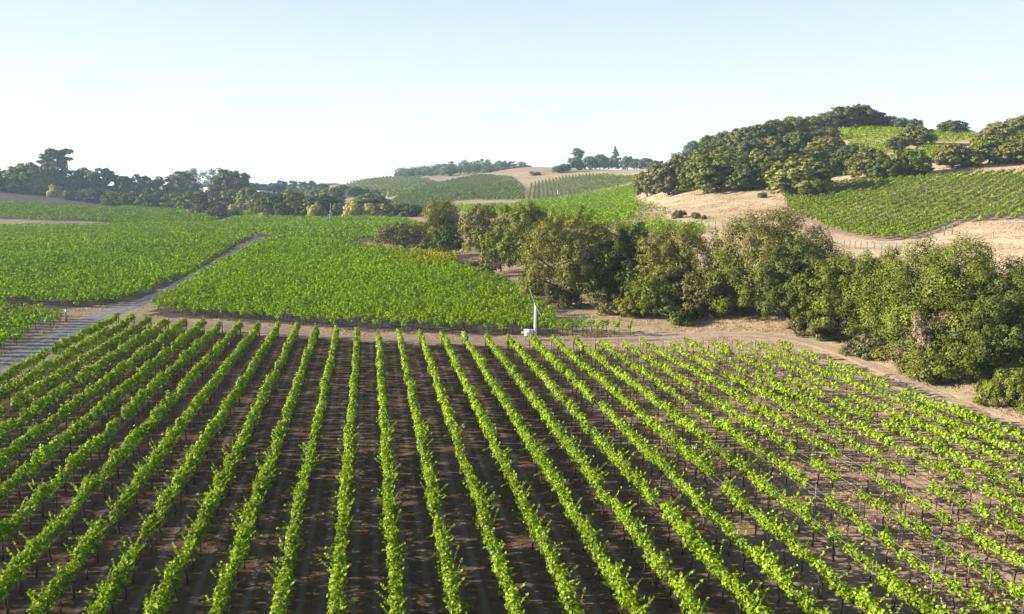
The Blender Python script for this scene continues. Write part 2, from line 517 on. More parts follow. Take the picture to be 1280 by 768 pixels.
P_FARV2 = hits([(659, 250), (690, 247.5), (740, 238.5), (796, 226.5), (806, 220), (760, 219), (710, 222), (660, 232)])
P_FARV3 = hits([(412, 243), (470, 250), (520, 240), (548, 229), (520, 222.5), (480, 221.5), (440, 225.5)])
P_TOP1 = hits([(1046, 177), (1085, 177), (1122, 174), (1138, 170), (1130, 163), (1090, 160), (1058, 161), (1046, 168)])
P_TOP2 = hits([(1160, 178), (1205, 177), (1222, 172), (1216, 165), (1180, 164), (1160, 170)])
P_TOP3 = hits([(1020, 222), (1062, 220), (1078, 207), (1030, 205)])
P_TOP4 = hits([(1050, 194), (1112, 192), (1118, 179), (1060, 179)])
P_TOP5 = hits([(1140, 203), (1180, 202), (1196, 184), (1160, 182), (1142, 190)])
P_TRACKSIDE = hits([(856, 418), (900, 405), (980, 410), (1080, 450), (1200, 500), (1300, 545), (1300, 570), (1200, 525), (1060, 460), (980, 428)])

SOIL = (.112, .075, .047)
DRY = (.345, .270, .178)
zones = [   # polygon, albedo, straw
    (P_FIELD2, (.20, .16, .10), .3), (P_FIELD3, (.20, .16, .10), .3), (P_STRIP, (.17, .16, .07), .2), (P_BARE, (.155, .125, .110), .35),
    (P_HILL, (.23, .175, .125), .5), (P_GREEN, (.16, .17, .06), .3), (P_TERRACE, (.28, .21, .15), .6), (P_LOWGREEN, (.20, .20, .08), .4),
    (P_FARV1, (.30, .25, .16), .4), (P_FARV2, (.28, .24, .15), .4), (P_FARV3, (.22, .21, .14), .3),
    (P_TOP1, (.30, .28, .10), .4), (P_TOP2, (.26, .27, .08), .4), (P_TOP3, (.26, .27, .08), .4), (P_TOP4, (.26, .27, .08), .4), (P_TOP5, (.22, .22, .08), .4),
    (P_MID, (.12, .095, .075), .3), (P_LEFT, (.10, .08, .065), .3), (P_LEFT_FRONT, (.25, .20, .155), .5), (FG, SOIL, .35),
]

# ground sheet
gy = np.concatenate([np.linspace(6, 130, 300), np.geomspace(130.6, 1850, 330)])
ga = np.linspace(-1.2, 1.2, 640)
GA, GY = np.meshgrid(ga, gy)
GX = GA * GY
GZ = gz(GX, GY)
near = np.clip((118 - GY) / 15, 0, 1)
GZ = GZ + near * ((vnoise(GX / 1.9, GY / 1.9, 9) - .5) * .10 + (vnoise(GX / .8, GY / .8, 5) - .5) * .05) - .03 * near
tint = np.empty(GX.shape + (3,)); tint[:] = DRY
dn = vnoise(GX / 40, GY / 40, 2)[..., None]
tint *= (1 + (dn - .5) * .25 * np.array([.9, 1.0, 1.2]))
straw = np.full(GX.shape, .5)
rows_a = np.zeros(GX.shape)
jx = GX + (vnoise(GX / 1.3, GY / 1.3, 21) - .5) * np.minimum(2.0, GY / 60); jy = GY + (vnoise(GX / 1.3, GY / 1.3, 22) - .5) * np.minimum(2.5, GY / 50)
for poly, alb, sw in zones:
    i = inpoly(jx, jy, poly)
    tint[i] = alb; straw[i] = sw
    if poly is FG:
        rows_a[i] = 1
        # weedier right side with small vines; more sunlight put into its paler colour
        w = np.clip((GX - GY * ROW_T - 14) / 13, 0, 1) * i
        tint += w[..., None] * (np.array((.38, .270, .170)) - tint) * .75
        straw += w * .5
n0, n1 = GX.shape
idx = np.arange(n0 * n1).reshape(n0, n1)
quads = np.stack([idx[:-1, :-1], idx[:-1, 1:], idx[1:, 1:], idx[1:, :-1]], -1).reshape(-1, 4)
me = make_mesh('ground', np.stack([GX, GY, GZ], -1).reshape(-1, 3), [quads], M_GROUND, tint=tint.reshape(-1, 3), smooth=True, extra={'straw': straw.ravel(), 'rows': rows_a.ravel()})
tag(link('ground', me), kind='structure')


# roads: draped ribbons
ROADS = []


def ribbon(name, pts, width, material, lift=.05, wob=.35):
    pts = [np.array(p) for p in pts]
    d = [0]
    for a, b in zip(pts, pts[1:]): d.append(d[-1] + np.linalg.norm(b - a))
    n = max(8, int(d[-1] / 1.5))
    t = np.linspace(0, d[-1], n)
    P = np.stack([np.interp(t, d, [p[i] for p in pts]) for i in (0, 1)], 1)
    ker = np.ones(7) / 7
    for _ in range(2):
        Q = np.pad(P, ((3, 3), (0, 0)), mode='edge')
        P = np.stack([np.convolve(Q[:, i], ker, 'valid') for i in (0, 1)], 1)
    ROADS.append((P[::4], (max(width) if hasattr(width, '__len__') else width) / 2))
    T = np.gradient(P, axis=0); T /= np.linalg.norm(T, axis=1, keepdims=True) + 1e-9
    Nn = np.stack([-T[:, 1], T[:, 0]], 1)
    m = 9
    w = np.interp(t, d, width) if hasattr(width, '__len__') else np.full(n, width)
    s = np.linspace(-.5, .5, m)
    jit = (vnoise(t / 1.7, t * 0 + len(name), 4) - .5)
    jit2 = (vnoise(t / 1.7, t * 0 + 9 + len(name), 4) - .5)
    V = P[:, None] + Nn[:, None] * (w[:, None] * s[None] + np.where(s[None] > 0, jit[:, None], jit2[:, None]) * wob * 2 * np.abs(s)[None])[..., None]
    z = gz(V[..., 0], V[..., 1]) + lift - .05 * (np.abs(s)[None] > .49)
    i = np.arange(n * m).reshape(n, m)
    q = np.stack([i[:-1, 1:], i[:-1, :-1], i[1:, :-1], i[1:, 1:]], -1).reshape(-1, 4)
    me = make_mesh(name, np.concatenate([V, z[..., None]], -1).reshape(-1, 3), [q], material, smooth=True, extra={'across': (w[:, None] * s[None]).ravel()})
    return tag(link(name, me), kind='structure')


ribbon('gravel_track', hits([(-200, 560), (-80, 505), (20, 450), (60, 428), (105, 404), (150, 386), (205, 369), (250, 343), (290, 318), (316, 304), (328, 297)]), [4.6, 4.6, 4.4, 4.4, 4.2, 4.2, 4, 4, 4, 4, 4], M_ROAD)
ribbon('cross_path', hits([(112, 403), (180, 404), (290, 410), (400, 420), (520, 428), (690, 429), (790, 424), (880, 416), (960, 417), (1010, 426), (1070, 448), (1180, 496), (1290, 548)]), [3.6, 3.6, 3.6, 3.6, 3.6, 3.6, 3.4, 3.2, 2.6, 2.1, 1.8, 1.7, 1.7], M_TRACK, lift=.04)
ribbon('hill_road', hits([(792, 244), (815, 252), (835, 262), (846, 272), (870, 280), (920, 284), (960, 284)]), 4.5, M_DIRT)
ribbon('lower_hill_road', hits([(1010, 292), (1060, 303), (1110, 309), (1150, 303), (1200, 292)]), 5, M_DIRT)
ribbon('far_hill_road', hits([(655, 236), (690, 228), (740, 219), (800, 217)]), 9, M_DIRT, lift=.25)


# ------------------------------------------------------------------ grapevines
def vine_points(g, n, step, w, zlo, zhi, bushy=1.0):
    """leaf positions and facings for one vine on its trellis; x across the row, y along it"""
    m = max(3, int(step / .27))
    cy = (np.arange(m) + .5) / m * step * 1.08 - step * .54 + g.normal(size=m) * .05
    c = []
    for yy in cy:
        c.append((g.normal() * .05 * w, yy, zhi - .24 + g.normal() * .09, .5 * w * g.uniform(.75, 1.25), .25))
        c.append((g.choice([-1, 1]) * w * g.uniform(.08, .22), yy + g.normal() * .1, zlo + (zhi - zlo) * g.uniform(.15, .5), .42 * w * g.uniform(.75, 1.2), .22))
    c = np.array(c)
    q = g.choice(len(c), n, p=np.tile([.6, .4], m) / m)
    d = unit(g.normal(size=(n, 3)) + np.array([0, 0, .25]))
    k = g.uniform(.35, 1.1, (n, 1)) ** .6
    P = c[q, :3] + d * k * np.stack([c[q, 3], np.full(n, .24), c[q, 4]], 1)
    Nn = d * 1.0 + np.array([0, 0, .3]) + g.normal(size=(n, 3)) * .42
    ns = max(2, int(n * .14))
    for _ in range(max(2, ns // 9)):          # shoots that stick out above and sideways
        k = g.integers(0, n, 9)
        t = np.linspace(0, 1, 9); dd = np.array([g.normal() * .3, g.normal() * .3, g.uniform(.25, .7)])
        b0 = np.array([g.normal() * .12, g.uniform(-.5, .5) * step, zhi - .12])
        if g.random() < .35:
            dd = np.array([g.choice([-1, 1]) * g.uniform(.35, .6), g.normal() * .2, g.uniform(-.25, .2)]); b0[2] -= .25
        P[k] = b0 + dd * t[:, None]
    return P, Nn


def leaf_tint(g, n, spread=.22, yellow=.12):
    b = g.normal(1, spread, n).clip(.45, 1.7)
    y = np.abs(g.normal(0, yellow, n))
    return np.stack([b * (1 + y * 1.2), b * (1 + y * .35), b * (1 - y * .4)], 1)


def trunk_mb(g, h, lean=.05):
    mb = MB()
    pts = [(0, 0, -.12)]
    for t in (.2, .45, .7, 1):
        pts.append((g.normal() * lean * .5, g.normal() * lean, t * h))
    mb.tube(pts, [.05, .042, .036, .034, .03], 6)
    top = Vector(pts[-1])
    for sgn in (-1, 1):
        mb.tube([top, top + Vector((g.normal() * .03, sgn * .35, .08)), top + Vector((g.normal() * .03, sgn * .75, .06))], [.028, .022, .014], 5)
    return mb


VINE_STEP = 1.6
variants = {}
for size_name, cfg in {'bushy': (720, .54, .90, 1.68), 'full': (590, .46, .92, 1.62), 'thin': (300, .38, .95, 1.60), 'small': (180, .34, .95, 1.52)}.items():
    lst = []
    for v in range(7):
        g = np.random.default_rng(100 + v + 31 * len(size_name))
        n, w, zl, zh = cfg
        stp = VINE_STEP * {'bushy': 1.05, 'full': 1.02, 'thin': .9, 'small': .66}[size_name]
        P, Nn = vine_points(g, n, stp, w, zl, zh)
        V, Fq = leaf_arrays_fold(P, Nn, g.uniform(.09, .155, n), g)
        fol = make_mesh('vine_foliage', V, [Fq], M_VINE, tint=np.repeat(leaf_tint(g, n), 6, 0))
        tr = trunk_mb(g, .86).mesh('vine_trunk', M_VTRUNK, True)
        lst.append((fol, tr))
    variants[size_name] = lst
mb = MB(); mb.box(-.018, .018, -.018, .018, -.15, 1.55)
STAKE_MESH = mb.mesh('stake', M_STAKE)

ORD = ['zeroth', 'first', 'second', 'third', 'fourth', 'fifth', 'sixth', 'seventh', 'eighth', 'ninth', 'tenth', 'eleventh', 'twelfth', 'thirteenth', 'fourteenth',
       'fifteenth', 'sixteenth', 'seventeenth', 'eighteenth', 'nineteenth', 'twentieth'] 
TENS = {20: 'twenty', 30: 'thirty', 40: 'forty', 50: 'fifty', 60: 'sixty'}


def ordinal(n):
    if n <= 20: return ORD[n]
    t, u = n // 10 * 10, n % 10
    return TENS[t][:-1] + 'ieth' if u == 0 else TENS[t] + '-' + ORD[u]


def project(x, y, z):
    dz = z - CAM_Z
    fwd = y * CP - dz * SP
    up = y * SP + dz * CP
    return 640 + x / fwd * FPX, 384 - up / fwd * FPX


g = np.random.default_rng(42)
fg = []                          # every vine of the foreground block
for k in range(K0, K1 + 1):
    y = 17 + g.uniform(0, 1.2)
    while y < ends[k] - .3:
        x = row_x(k, y) + g.normal() * .05
        q = vnoise(np.array(x / 7.0 + 50), np.array(y / 7.0), 8) + .25 * g.normal()
        t = np.clip((k - 6.5) / 5, 0, 1) * .90 - np.clip((k - 16.5) / 3, 0, 1) * .35   # weaker vines to the right, stronger again by the path
        s = q + .62 - t * .95
        if y > ends[k] - 8 and 9 < k < 18: s -= .15
        kind = 'bushy' if s > 1.02 else 'full' if s > .55 else 'thin' if s > .22 else 'small' if s > -.25 else None
        if kind and g.random() > .02: fg.append([k, x, y, kind, g.uniform(.92, 1.1), int(g.integers(0, 7)), bool(g.integers(0, 2))])
        y += VINE_STEP * g.uniform(.92, 1.08)
ROT0 = math.atan(-ROW_T)
seen = []
for v in fg:
    px, py = project(v[1], v[2], 1.3)
    v.append(-15 < px < 1295 and py < 785)
    if v[-1]: seen.append(v)
seen.sort(key=lambda v: math.hypot(v[1], v[2]))
chosen = set(id(v) for v in seen[:300])
LOOK = {'bushy': 'bushy', 'full': 'leafy', 'thin': 'thin', 'small': 'small'}
count = {}
rest = []
for v in fg:
    k, x, y, kind, sc, vi, flip, vis = v
    if id(v) not in chosen:
        rest.append(v); continue
    count[k] = count.get(k, 0) + 1
    fol, tr = variants[kind][vi]
    root = link('grapevine', None, loc=(x, y, float(gz(x, y))), rot=(0, 0, ROT0 + (math.pi if flip else 0)), scale=(sc, 1, sc))
    tag(root, f'{LOOK[kind]} grapevine {ordinal(count[k])} up from the picture edge, in the {ordinal(k - K0 + 1)} row from gravel track', 'grapevine', 'grapevines in the foreground rows')
    link('foliage', fol, root); link('trunk', tr, root)
    if (vi + k) % 2 == 0: link('stake', STAKE_MESH, root, loc=(.04, .1, 0))


def vine_mass(name, vines, leafn, leaf_size, material, label, trunk_to=0, tint_patch=None, seed=1, zfun=None, step=VINE_STEP, rot=0.0, jitter=.2, cat='vineyard', clumps=4, fine=0):
    """the vines past the nearest three hundred, as one mass. vines: x, y, width, zlo, zhi, density"""
    g = np.random.default_rng(seed)
    v = np.array(vines, float)
    ls = np.clip(np.hypot(v[:, 0], v[:, 1]) / fine, .62, 1.7) if fine else np.ones(len(v))
    n = np.maximum(3, (leafn * v[:, 5] / ls ** 1.4).astype(int))
    rep = np.repeat(np.arange(len(v)), n); N = len(rep)
    st = step
    m = clumps
    nv = len(v)
    ccy = ((np.arange(m) + .5) / m - .5)[None] * st * 1.05 + g.normal(size=(nv, m)) * st * .06
    ccx = g.normal(size=(nv, m)) * .10 * v[:, 2:3]
    top = (np.arange(m) % 2 == 0)[None] | (g.random((nv, m)) < .35)
    H_ = (v[:, 4] - v[:, 3])[:, None]
    ccz = np.where(top, v[:, 4:5] - H_ * .30, v[:, 3:4] + H_ * g.uniform(.3, .5, (nv, m))) + g.normal(size=(nv, m)) * .15
    crx = .52 * v[:, 2:3] * g.uniform(.7, 1.3, (nv, m)); crz = H_ * .36 * g.uniform(.8, 1.25, (nv, m))
    cid = g.integers(0, m, N)
    d = unit(g.normal(size=(N, 3)) + np.array([0, 0, .2]))
    kk = g.uniform(.35, 1.1, N) ** .6
    lx = ccx[rep, cid] + d[:, 0] * kk * crx[rep, cid]
    ly = ccy[rep, cid] + d[:, 1] * kk * st * .78 / m
    lz = ccz[rep, cid] + d[:, 2] * kk * crz[rep, cid] + (g.random(N) < .08) * np.abs(g.normal(size=N)) * .2
    c, s = math.cos(rot), math.sin(rot)
    X = v[rep, 0] + lx * c - ly * s; Y = v[rep, 1] + lx * s + ly * c
    P = np.stack([X, Y, gz(X, Y) + np.maximum(lz, .1)], 1)
    dw = np.stack([d[:, 0] * c - d[:, 1] * s, d[:, 0] * s + d[:, 1] * c, d[:, 2] + .25], 1)
    Nn = dw + g.normal(size=(N, 3)) * .3
    V, Fq = leaf_arrays(P, Nn, g.uniform(.75, 1.25, N) * leaf_size * ls[rep], g, .95)
    T = leaf_tint(g, N, jitter) * (g.normal(1, .10, len(v)).clip(.7, 1.3))[rep][:, None]
    if tint_patch is not None: T = T * tint_patch(X, Y)
    T = np.repeat(T, 4, 0)
    mi = np.zeros(len(Fq), int)
    Fl = [Fq]
    if trunk_to:
        w = v[np.hypot(v[:, 0], v[:, 1]) < trunk_to]
        if len(w):
            b = np.stack([w[:, 0], w[:, 1], gz(w[:, 0], w[:, 1])], 1)
            le = g.normal(size=(len(w), 2)) * .06
            vs = []
            for zz, r in ((-.1, .05), (1.0, .035)):
                for a in (0, 2.09, 4.19):
                    q = b.copy(); q[:, 0] += r * math.cos(a) + le[:, 0] * (zz > 0); q[:, 1] += r * math.sin(a) + le[:, 1] * (zz > 0); q[:, 2] += zz
                    vs.append(q)
            tv = np.stack(vs, 1).reshape(-1, 3)
            k = np.arange(len(w))[:, None] * 6 + len(V)
            tf = np.concatenate([k + np.array([[0, 1, 4, 3]]), k + np.array([[1, 2, 5, 4]]), k + np.array([[2, 0, 3, 5]])], 0)
            V = np.concatenate([V, tv]); T = np.concatenate([T, np.ones((len(tv), 3))]); Fl.append(tf); mi = np.concatenate([mi, np.ones(len(tf), int)])
    me = make_mesh(name, V, Fl, [material, M_VTRUNK], tint=T, mat_idx=mi)
    return tag(link(name, me), label, cat, kind='stuff')


SZ = {'bushy': (.54, .90, 1.68, 1.2), 'full': (.46, .92, 1.62, 1.0), 'thin': (.38, .95, 1.60, .6), 'small': (.34, .95, 1.52, .36)}
near_rest = [(v[1], v[2], SZ[v[3]][0], SZ[v[3]][1], SZ[v[3]][2] * v[4], SZ[v[3]][3]) for v in rest]
vine_mass('grapevine_rows', near_rest, 420, .165, M_VINE, 'rows of grapevines reaching from the nearest vines back to the cross path', trunk_to=160, seed=5, rot=ROT0, clumps=9)


def block(poly, heading, spacing, step, w, zlo, zhi, seed, miss=.02, dens=1.0, jit=.12):
    """vine positions of a block; heading in degrees clockwise from forward"""
    g = np.random.default_rng(seed)
    a = R(heading); d = np.array([math.sin(a), math.cos(a)]); nrm = np.array([d[1], -d[0]])
    P = np.array(poly)
    s, t = P @ d, P @ nrm
    T_, S_ = np.meshgrid(np.arange(t.min() - spacing, t.max(), spacing), np.arange(s.min(), s.max(), step))
    S_ = S_ + g.uniform(0, step, T_.shape[1])[None] + g.normal(size=S_.shape) * step * .1
    T_ = T_ + g.normal(size=T_.shape) * jit * .5
    X = (S_ * d[0] + T_ * nrm[0]).ravel(); Y = (S_ * d[1] + T_ * nrm[1]).ravel()
    ok = inpoly(X, Y, poly) & (g.random(X.shape) > miss)
    X, Y = X[ok], Y[ok]
    n = len(X)
    vig = .85 + .3 * vnoise(X / 12, Y / 12, seed)
    return np.stack([X, Y, np.full(n, w) * vig * g.uniform(.85, 1.15, n), np.full(n, zlo), zhi * (.92 + .08 * vig) + g.normal(size=n) * .15, dens * vig], 1), -a


def patch_mid(X, Y):
    # autumn-yellow corner by the oaks, and mild vigour bands
    x0, y0 = hit(545, 326)
    f = np.clip(1.3 - np.hypot((X - x0) / 9, (Y - y0) / 22), 0, 1)[:, None]
    v = (.9 + .22 * vnoise(X / 16, Y / 16, 4))[:, None]
    return v * (1 + f * (np.array([[1.6, 1.08, .9]]) - 1))


vs, rt = block(P_MID, 27, 2.05, 1.55, .80, .62, 1.75, 11)
lone = []
for q, (px, py) in enumerate([(690, 421), (709, 421), (728, 421), (747, 420), (768, 420), (788, 420)]):   # short row ends by the path, each row a little shorter
    x, y = hit(px, py)
    for j in range(4 - q // 2 if q < 5 else 1):
        lone.append((x + j * .72, y + j * 1.35, .45, .8, 1.6, .7))
vine_mass('middle_vineyard', np.concatenate([vs, np.array(lone)]), 88, .255, M_VINE_MID, fine=150, label= 'dense bright green vineyard block behind the cross path', trunk_to=125, tint_patch=patch_mid, seed=6, rot=rt, step=1.3, clumps=3)
vs, rt = block(P_LEFT_FRONT, -83, 1.95, 1.6, .76, .72, 1.72, 12)
vine_mass('roadside_vineyard', vs, 75, .27, M_VINE_MID, 'vine rows ending at the gravel track near the left edge', trunk_to=140, seed=7, rot=rt, step=1.3, clumps=4)
vs, rt = block(P_LEFT, -74, 2.1, 1.6, .84, .60, 1.74, 13)
d = np.hypot(vs[:, 0], vs[:, 1]); vs[:, 5] *= np.interp(d, [100, 200, 400], [1.1, 1.0, .85])
vine_mass('left_vineyard', vs, 88, .26, M_VINE_MID, fine=150, label= 'broad dense vineyard block left of the gravel track', trunk_to=130, seed=8, rot=rt, step=1.35, clumps=3,
          tint_patch=lambda X, Y: (.9 + .22 * vnoise(X / 20, Y / 20, 6))[:, None])
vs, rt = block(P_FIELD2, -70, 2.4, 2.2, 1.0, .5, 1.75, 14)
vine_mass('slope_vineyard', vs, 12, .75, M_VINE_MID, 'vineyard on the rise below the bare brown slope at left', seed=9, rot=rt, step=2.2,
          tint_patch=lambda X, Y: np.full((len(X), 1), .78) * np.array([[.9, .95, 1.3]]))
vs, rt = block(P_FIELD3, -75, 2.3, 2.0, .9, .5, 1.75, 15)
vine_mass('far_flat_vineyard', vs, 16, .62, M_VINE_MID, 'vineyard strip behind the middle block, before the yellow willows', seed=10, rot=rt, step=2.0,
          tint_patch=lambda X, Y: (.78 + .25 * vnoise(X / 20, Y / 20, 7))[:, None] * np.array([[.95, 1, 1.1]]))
vs, rt = block(P_STRIP, 90, 3, 3, 1.2, .4, 1.7, 16)
vine_mass('valley_vineyard', vs, 8, 1.1, M_VINE_MID, 'thin green vine strip before the dark oaks at left', seed=11, rot=rt, step=3)
vs, rt = block(P_HILL, 46, 2.7, 1.3, .50, .35, 1.65, 17, dens=1.1, jit=.0, miss=.004)
vine_mass('hillside_vineyard', vs, 62, .29, M_VINE_HILL, 'hillside vineyard of clear diagonal rows at right', seed=12, rot=rt, step=1.5, clumps=3,
          tint_patch=lambda X, Y: (.85 + .3 * vnoise(X / 14, Y / 14, 7))[:, None])
vs, rt = block(P_GREEN, 62, 3.0, 2.2, .9, .4, 1.7, 18)
vine_mass('valley_side_vineyard', vs, 16, .62, M_VINE_MID, 'bright green vine rows below the dry hill spur', seed=13, rot=rt, step=2.2)
vs, rt = block(P_TERRACE, 70, 4.6, 2.0, .8, .3, 1.5, 19, miss=.12)
vine_mass('terrace_vineyard', vs, 16, .5, M_VINE_HILL, 'thin terraced vine rows beside the pale hill road', seed=14, rot=rt, step=2.0)
vs, rt = block(P_LOWGREEN, 75, 3.0, 2.0, .9, .3, 1.5, 20)
vine_mass('hollow_vineyard', vs, 18, .5, M_VINE_MID, 'light green vine patch in the hollow behind the oaks', seed=15, rot=rt, step=2.0)
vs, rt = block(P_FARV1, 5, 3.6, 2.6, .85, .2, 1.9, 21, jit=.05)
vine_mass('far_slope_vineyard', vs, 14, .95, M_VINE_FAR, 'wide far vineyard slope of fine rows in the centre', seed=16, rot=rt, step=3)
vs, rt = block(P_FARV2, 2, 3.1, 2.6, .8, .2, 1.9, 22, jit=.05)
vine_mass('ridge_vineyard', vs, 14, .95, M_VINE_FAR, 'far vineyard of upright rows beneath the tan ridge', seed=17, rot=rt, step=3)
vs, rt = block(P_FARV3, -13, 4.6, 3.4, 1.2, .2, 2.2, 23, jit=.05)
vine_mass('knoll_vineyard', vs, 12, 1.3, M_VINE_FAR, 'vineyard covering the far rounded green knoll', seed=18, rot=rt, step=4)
tops = [block(P, h, 3.2, 2.0, .95, .4, 1.75, 24 + i) for i, (P, h) in enumerate([(P_TOP1, 70), (P_TOP2, 80), (P_TOP3, 40), (P_TOP4, 70), (P_TOP5, 70)])]
for (vs, rt), nm, lb in zip(tops, ('summit_vineyard', 'saddle_vineyard', 'lower_clearing_vineyard', 'clearing_vineyard', 'oak_gap_vineyard'),
                            ('bright vineyard clearing just below the oak hilltop', 'vineyard patch on the saddle between hilltop and right oaks', 'small vine patch under the hillside oaks, beside the light green tree',
                             'narrow vine clearing between oaks below the summit vineyard', 'vine patch showing between two dark oaks at right')):
    vine_mass(nm, vs, 16, .62, M_VINE_MID, lb, seed=30 + len(nm), rot=rt, step=2.0, tint_patch=lambda X, Y: np.full((len(X), 1), 1.1) * np.array([[1.15, 1, 1]]))

# trellis: end posts and wires of the foreground rows
mb = MB(); mb.box(-.05, .05, -.05, .05, -.3, 1.75); END_MESH = mb.mesh('row_end_post', M_POST)
mb = MB(); mb.box(-.05, .05, -.05, .05, -.3, 1.55); PALE_MESH = mb.mesh('row_end_post_pale', M_GREYPOST)
mb = MB(); mb.box(-.022, .022, -.022, .022, -.3, 1.7); LINE_MESH = mb.mesh('trellis_post', M_GREYPOST)
for k in range(K0, K1 + 1):
    y = ends[k]; x = row_x(k, y); z = float(gz(x, y)); n = k - K0 + 1
    pale = k >= 9
    o = link('row_end_post', PALE_MESH if pale else END_MESH, loc=(x, y, z), rot=(R(-6), 0, ROT0))
    tag(o, f'{"grey" if pale else "dark wooden"} end post at the far end of the {ordinal(n)} row from the gravel track', 'post', 'end posts along the cross path')
    if k >= 5:
        mb = MB()
        y0 = 18.0
        for h in (1.02, 1.42):
            P = []
            for yy in np.linspace(y0, y, 14):
                xx = row_x(k, yy); P.append((xx, yy, float(gz(xx, yy)) + h))
            mb.tube(P, .006, 4)
        o = link('trellis_wire', mb.mesh('trellis_wire', M_WIRE))
        tag(o, f'pair of pale trellis wires strung along the {ordinal(n)} row from the gravel track', 'wire', 'trellis wires of the sparse rows')
        c = 0
        for yy in np.arange(y - 6.4, 22, -9.6):
            xx = row_x(k, yy)
            px, py = project(xx, yy, 1)
            if not (0 < px < 1280 and py < 768): continue
            c += 1
            o = link('trellis_post', LINE_MESH, loc=(xx, yy, float(gz(xx, yy))), rot=(0, 0, ROT0))
            tag(o, f'thin grey trellis post, {ordinal(c)} from the far end in the {ordinal(n)} row from gravel track', 'post', 'line posts in the sparse rows')


# ------------------------------------------------------------------ trees
def tree_arrays(g, W, H, style, leaf, nleaf):
    lobes = []
    if style == 'oak':
        nl = int(g.integers(25, 31)); ph = g.uniform(0, 6.28, 3)
        for i in range(nl):
            zz = 1 - 1.72 * (i + .5) / nl                       # from the top down to the skirt
            a = i * 2.39996 + g.normal() * .25
            rr = math.sqrt(max(0, 1 - zz * zz)) if zz > -.2 else .98 - .25 * (-.2 - zz)
            m = 1 + .10 * math.sin(a + ph[0]) + .08 * math.sin(2 * a + ph[1]) + g.normal() * .05
            r = W * g.uniform(.125, .205)
            k = (.5 * W - .75 * r) * rr * m; rz = min(r * .85, .19 * H)
            lobes.append((k * math.cos(a), k * math.sin(a), H * .47 + (.53 * H - .8 * rz) * zz * (1 + g.normal() * .04), r, rz))
        for i in range(8):
            a = g.uniform(0, 6.28); k = W * .2 * g.random()
            lobes.append((k * math.cos(a), k * math.sin(a), H * g.uniform(.25, .65), W * .18, H * .17))
    elif style == 'euc':
        for i in range(int(g.integers(15, 20))):
            t = i / 16; a = g.uniform(0, 6.28)
            rr = W * .36 * math.sqrt(g.random()) * (1 - .75 * max(0, t - .45))
            lobes.append((rr * math.cos(a), rr * math.sin(a), H * (.18 + .76 * min(t, 1)), W * g.uniform(.12, .22), H * g.uniform(.06, .10)))
        for i in range(7):
            a = g.uniform(0, 6.28); rr = W * g.uniform(.1, .36)
            lobes.append((rr * math.cos(a), rr * math.sin(a), H * g.uniform(.1, .4), W * g.uniform(.14, .22), H * g.uniform(.08, .13)))
    elif style == 'willow':
        for i in range(16):
            a = g.uniform(0, 6.28); rr = .34 * W * math.sqrt(g.random())
            lobes.append((rr * math.cos(a), rr * math.sin(a), H * g.uniform(.18, .82) * (1 - .3 * rr / (.34 * W)), W * g.uniform(.13, .22), H * g.uniform(.16, .26)))
    elif style == 'conifer':
        for i in range(14):
            t = i / 13; a = i * 2.4
            rr = W * .3 * (1 - t)
            lobes.append((rr * math.cos(a), rr * math.sin(a), H * (.14 + .80 * t), W * (.25 * (1 - t) + .07), H * .075))
    elif style == 'shrub':
        for i in range(10):
            a = g.uniform(0, 6.28); rr = .36 * W * math.sqrt(g.random())
            lobes.append((rr * math.cos(a), rr * math.sin(a), H * g.uniform(.2, .72) * (1 - .35 * rr / (.36 * W)), W * g.uniform(.14, .24), H * g.uniform(.2, .32)))
    elif style == 'bare':
        for i in range(13):
            a = g.uniform(0, 6.28); rr = .40 * W * math.sqrt(g.random())
            lobes.append((rr * math.cos(a), rr * math.sin(a), H * g.uniform(.3, .85), W * g.uniform(.12, .2), H * g.uniform(.09, .15)))
    L = np.array(lobes)
    ns = 15
    sub_c, sub_r, sub_t = [], [], []
    for (x, y, z, r, rz) in L:
        d = unit(g.normal(size=(ns, 3)) + np.array([0, 0, .25]))
        k = g.uniform(.55, 1.0, (ns, 1))
        sub_c.append(np.array([[x, y, z]]) + d * k * np.array([[r, r, rz]]))
        sub_r.append(np.stack([np.full(ns, r), np.full(ns, rz)], 1) * g.uniform(.26, .46, (ns, 1)))
        sub_t.append(g.normal(1, .10, ns) * g.normal(1, .08))
    C, Rr, Tt = np.concatenate(sub_c), np.concatenate(sub_r), np.concatenate(sub_t).clip(.6, 1.5)
    wgt = Rr[:, 0] * (Rr[:, 0] + Rr[:, 1]); wgt /= wgt.sum()
    s = g.choice(len(C), nleaf, p=wgt)
    d = unit(g.normal(size=(nleaf, 3)) + np.array([0, 0, .12]))
    k = g.uniform(.45, 1.12, (nleaf, 1)) ** .7
    P = C[s] + d * k * np.stack([Rr[s, 0], Rr[s, 0], Rr[s, 1]], 1)
    if style == 'willow':
        P[:, 2] -= np.abs(g.normal(size=nleaf)) * H * .06
    P[:, 2] = np.where(P[:, 2] < .1, g.uniform(.02, .1, nleaf) * H, P[:, 2])
    lobe_c = np.repeat(L[:, :3], ns, 0)[s]
    Nn = d * .75 + unit(P - lobe_c) * .5 + unit(P - np.array([[0, 0, H * .35]])) * .3 + g.normal(size=(nleaf, 3)) * .19
    V, Fq = leaf_arrays(P, Nn, leaf * g.uniform(.7, 1.35, nleaf), g, .85)
    T = leaf_tint(g, nleaf, .13, .08) * Tt[s][:, None]
    crown = (V, Fq, np.repeat(T, 4, 0))
    mb = MB()
    tr = W * {'euc': .022, 'conifer': .02, 'shrub': .015}.get(style, .032)
    hh = H * {'euc': .8, 'conifer': .9, 'shrub': .3}.get(style, .38)
    pts = [(g.normal() * tr * .5, g.normal() * tr * .5, t * hh) for t in (-.05, .1, .4, .7, 1)]
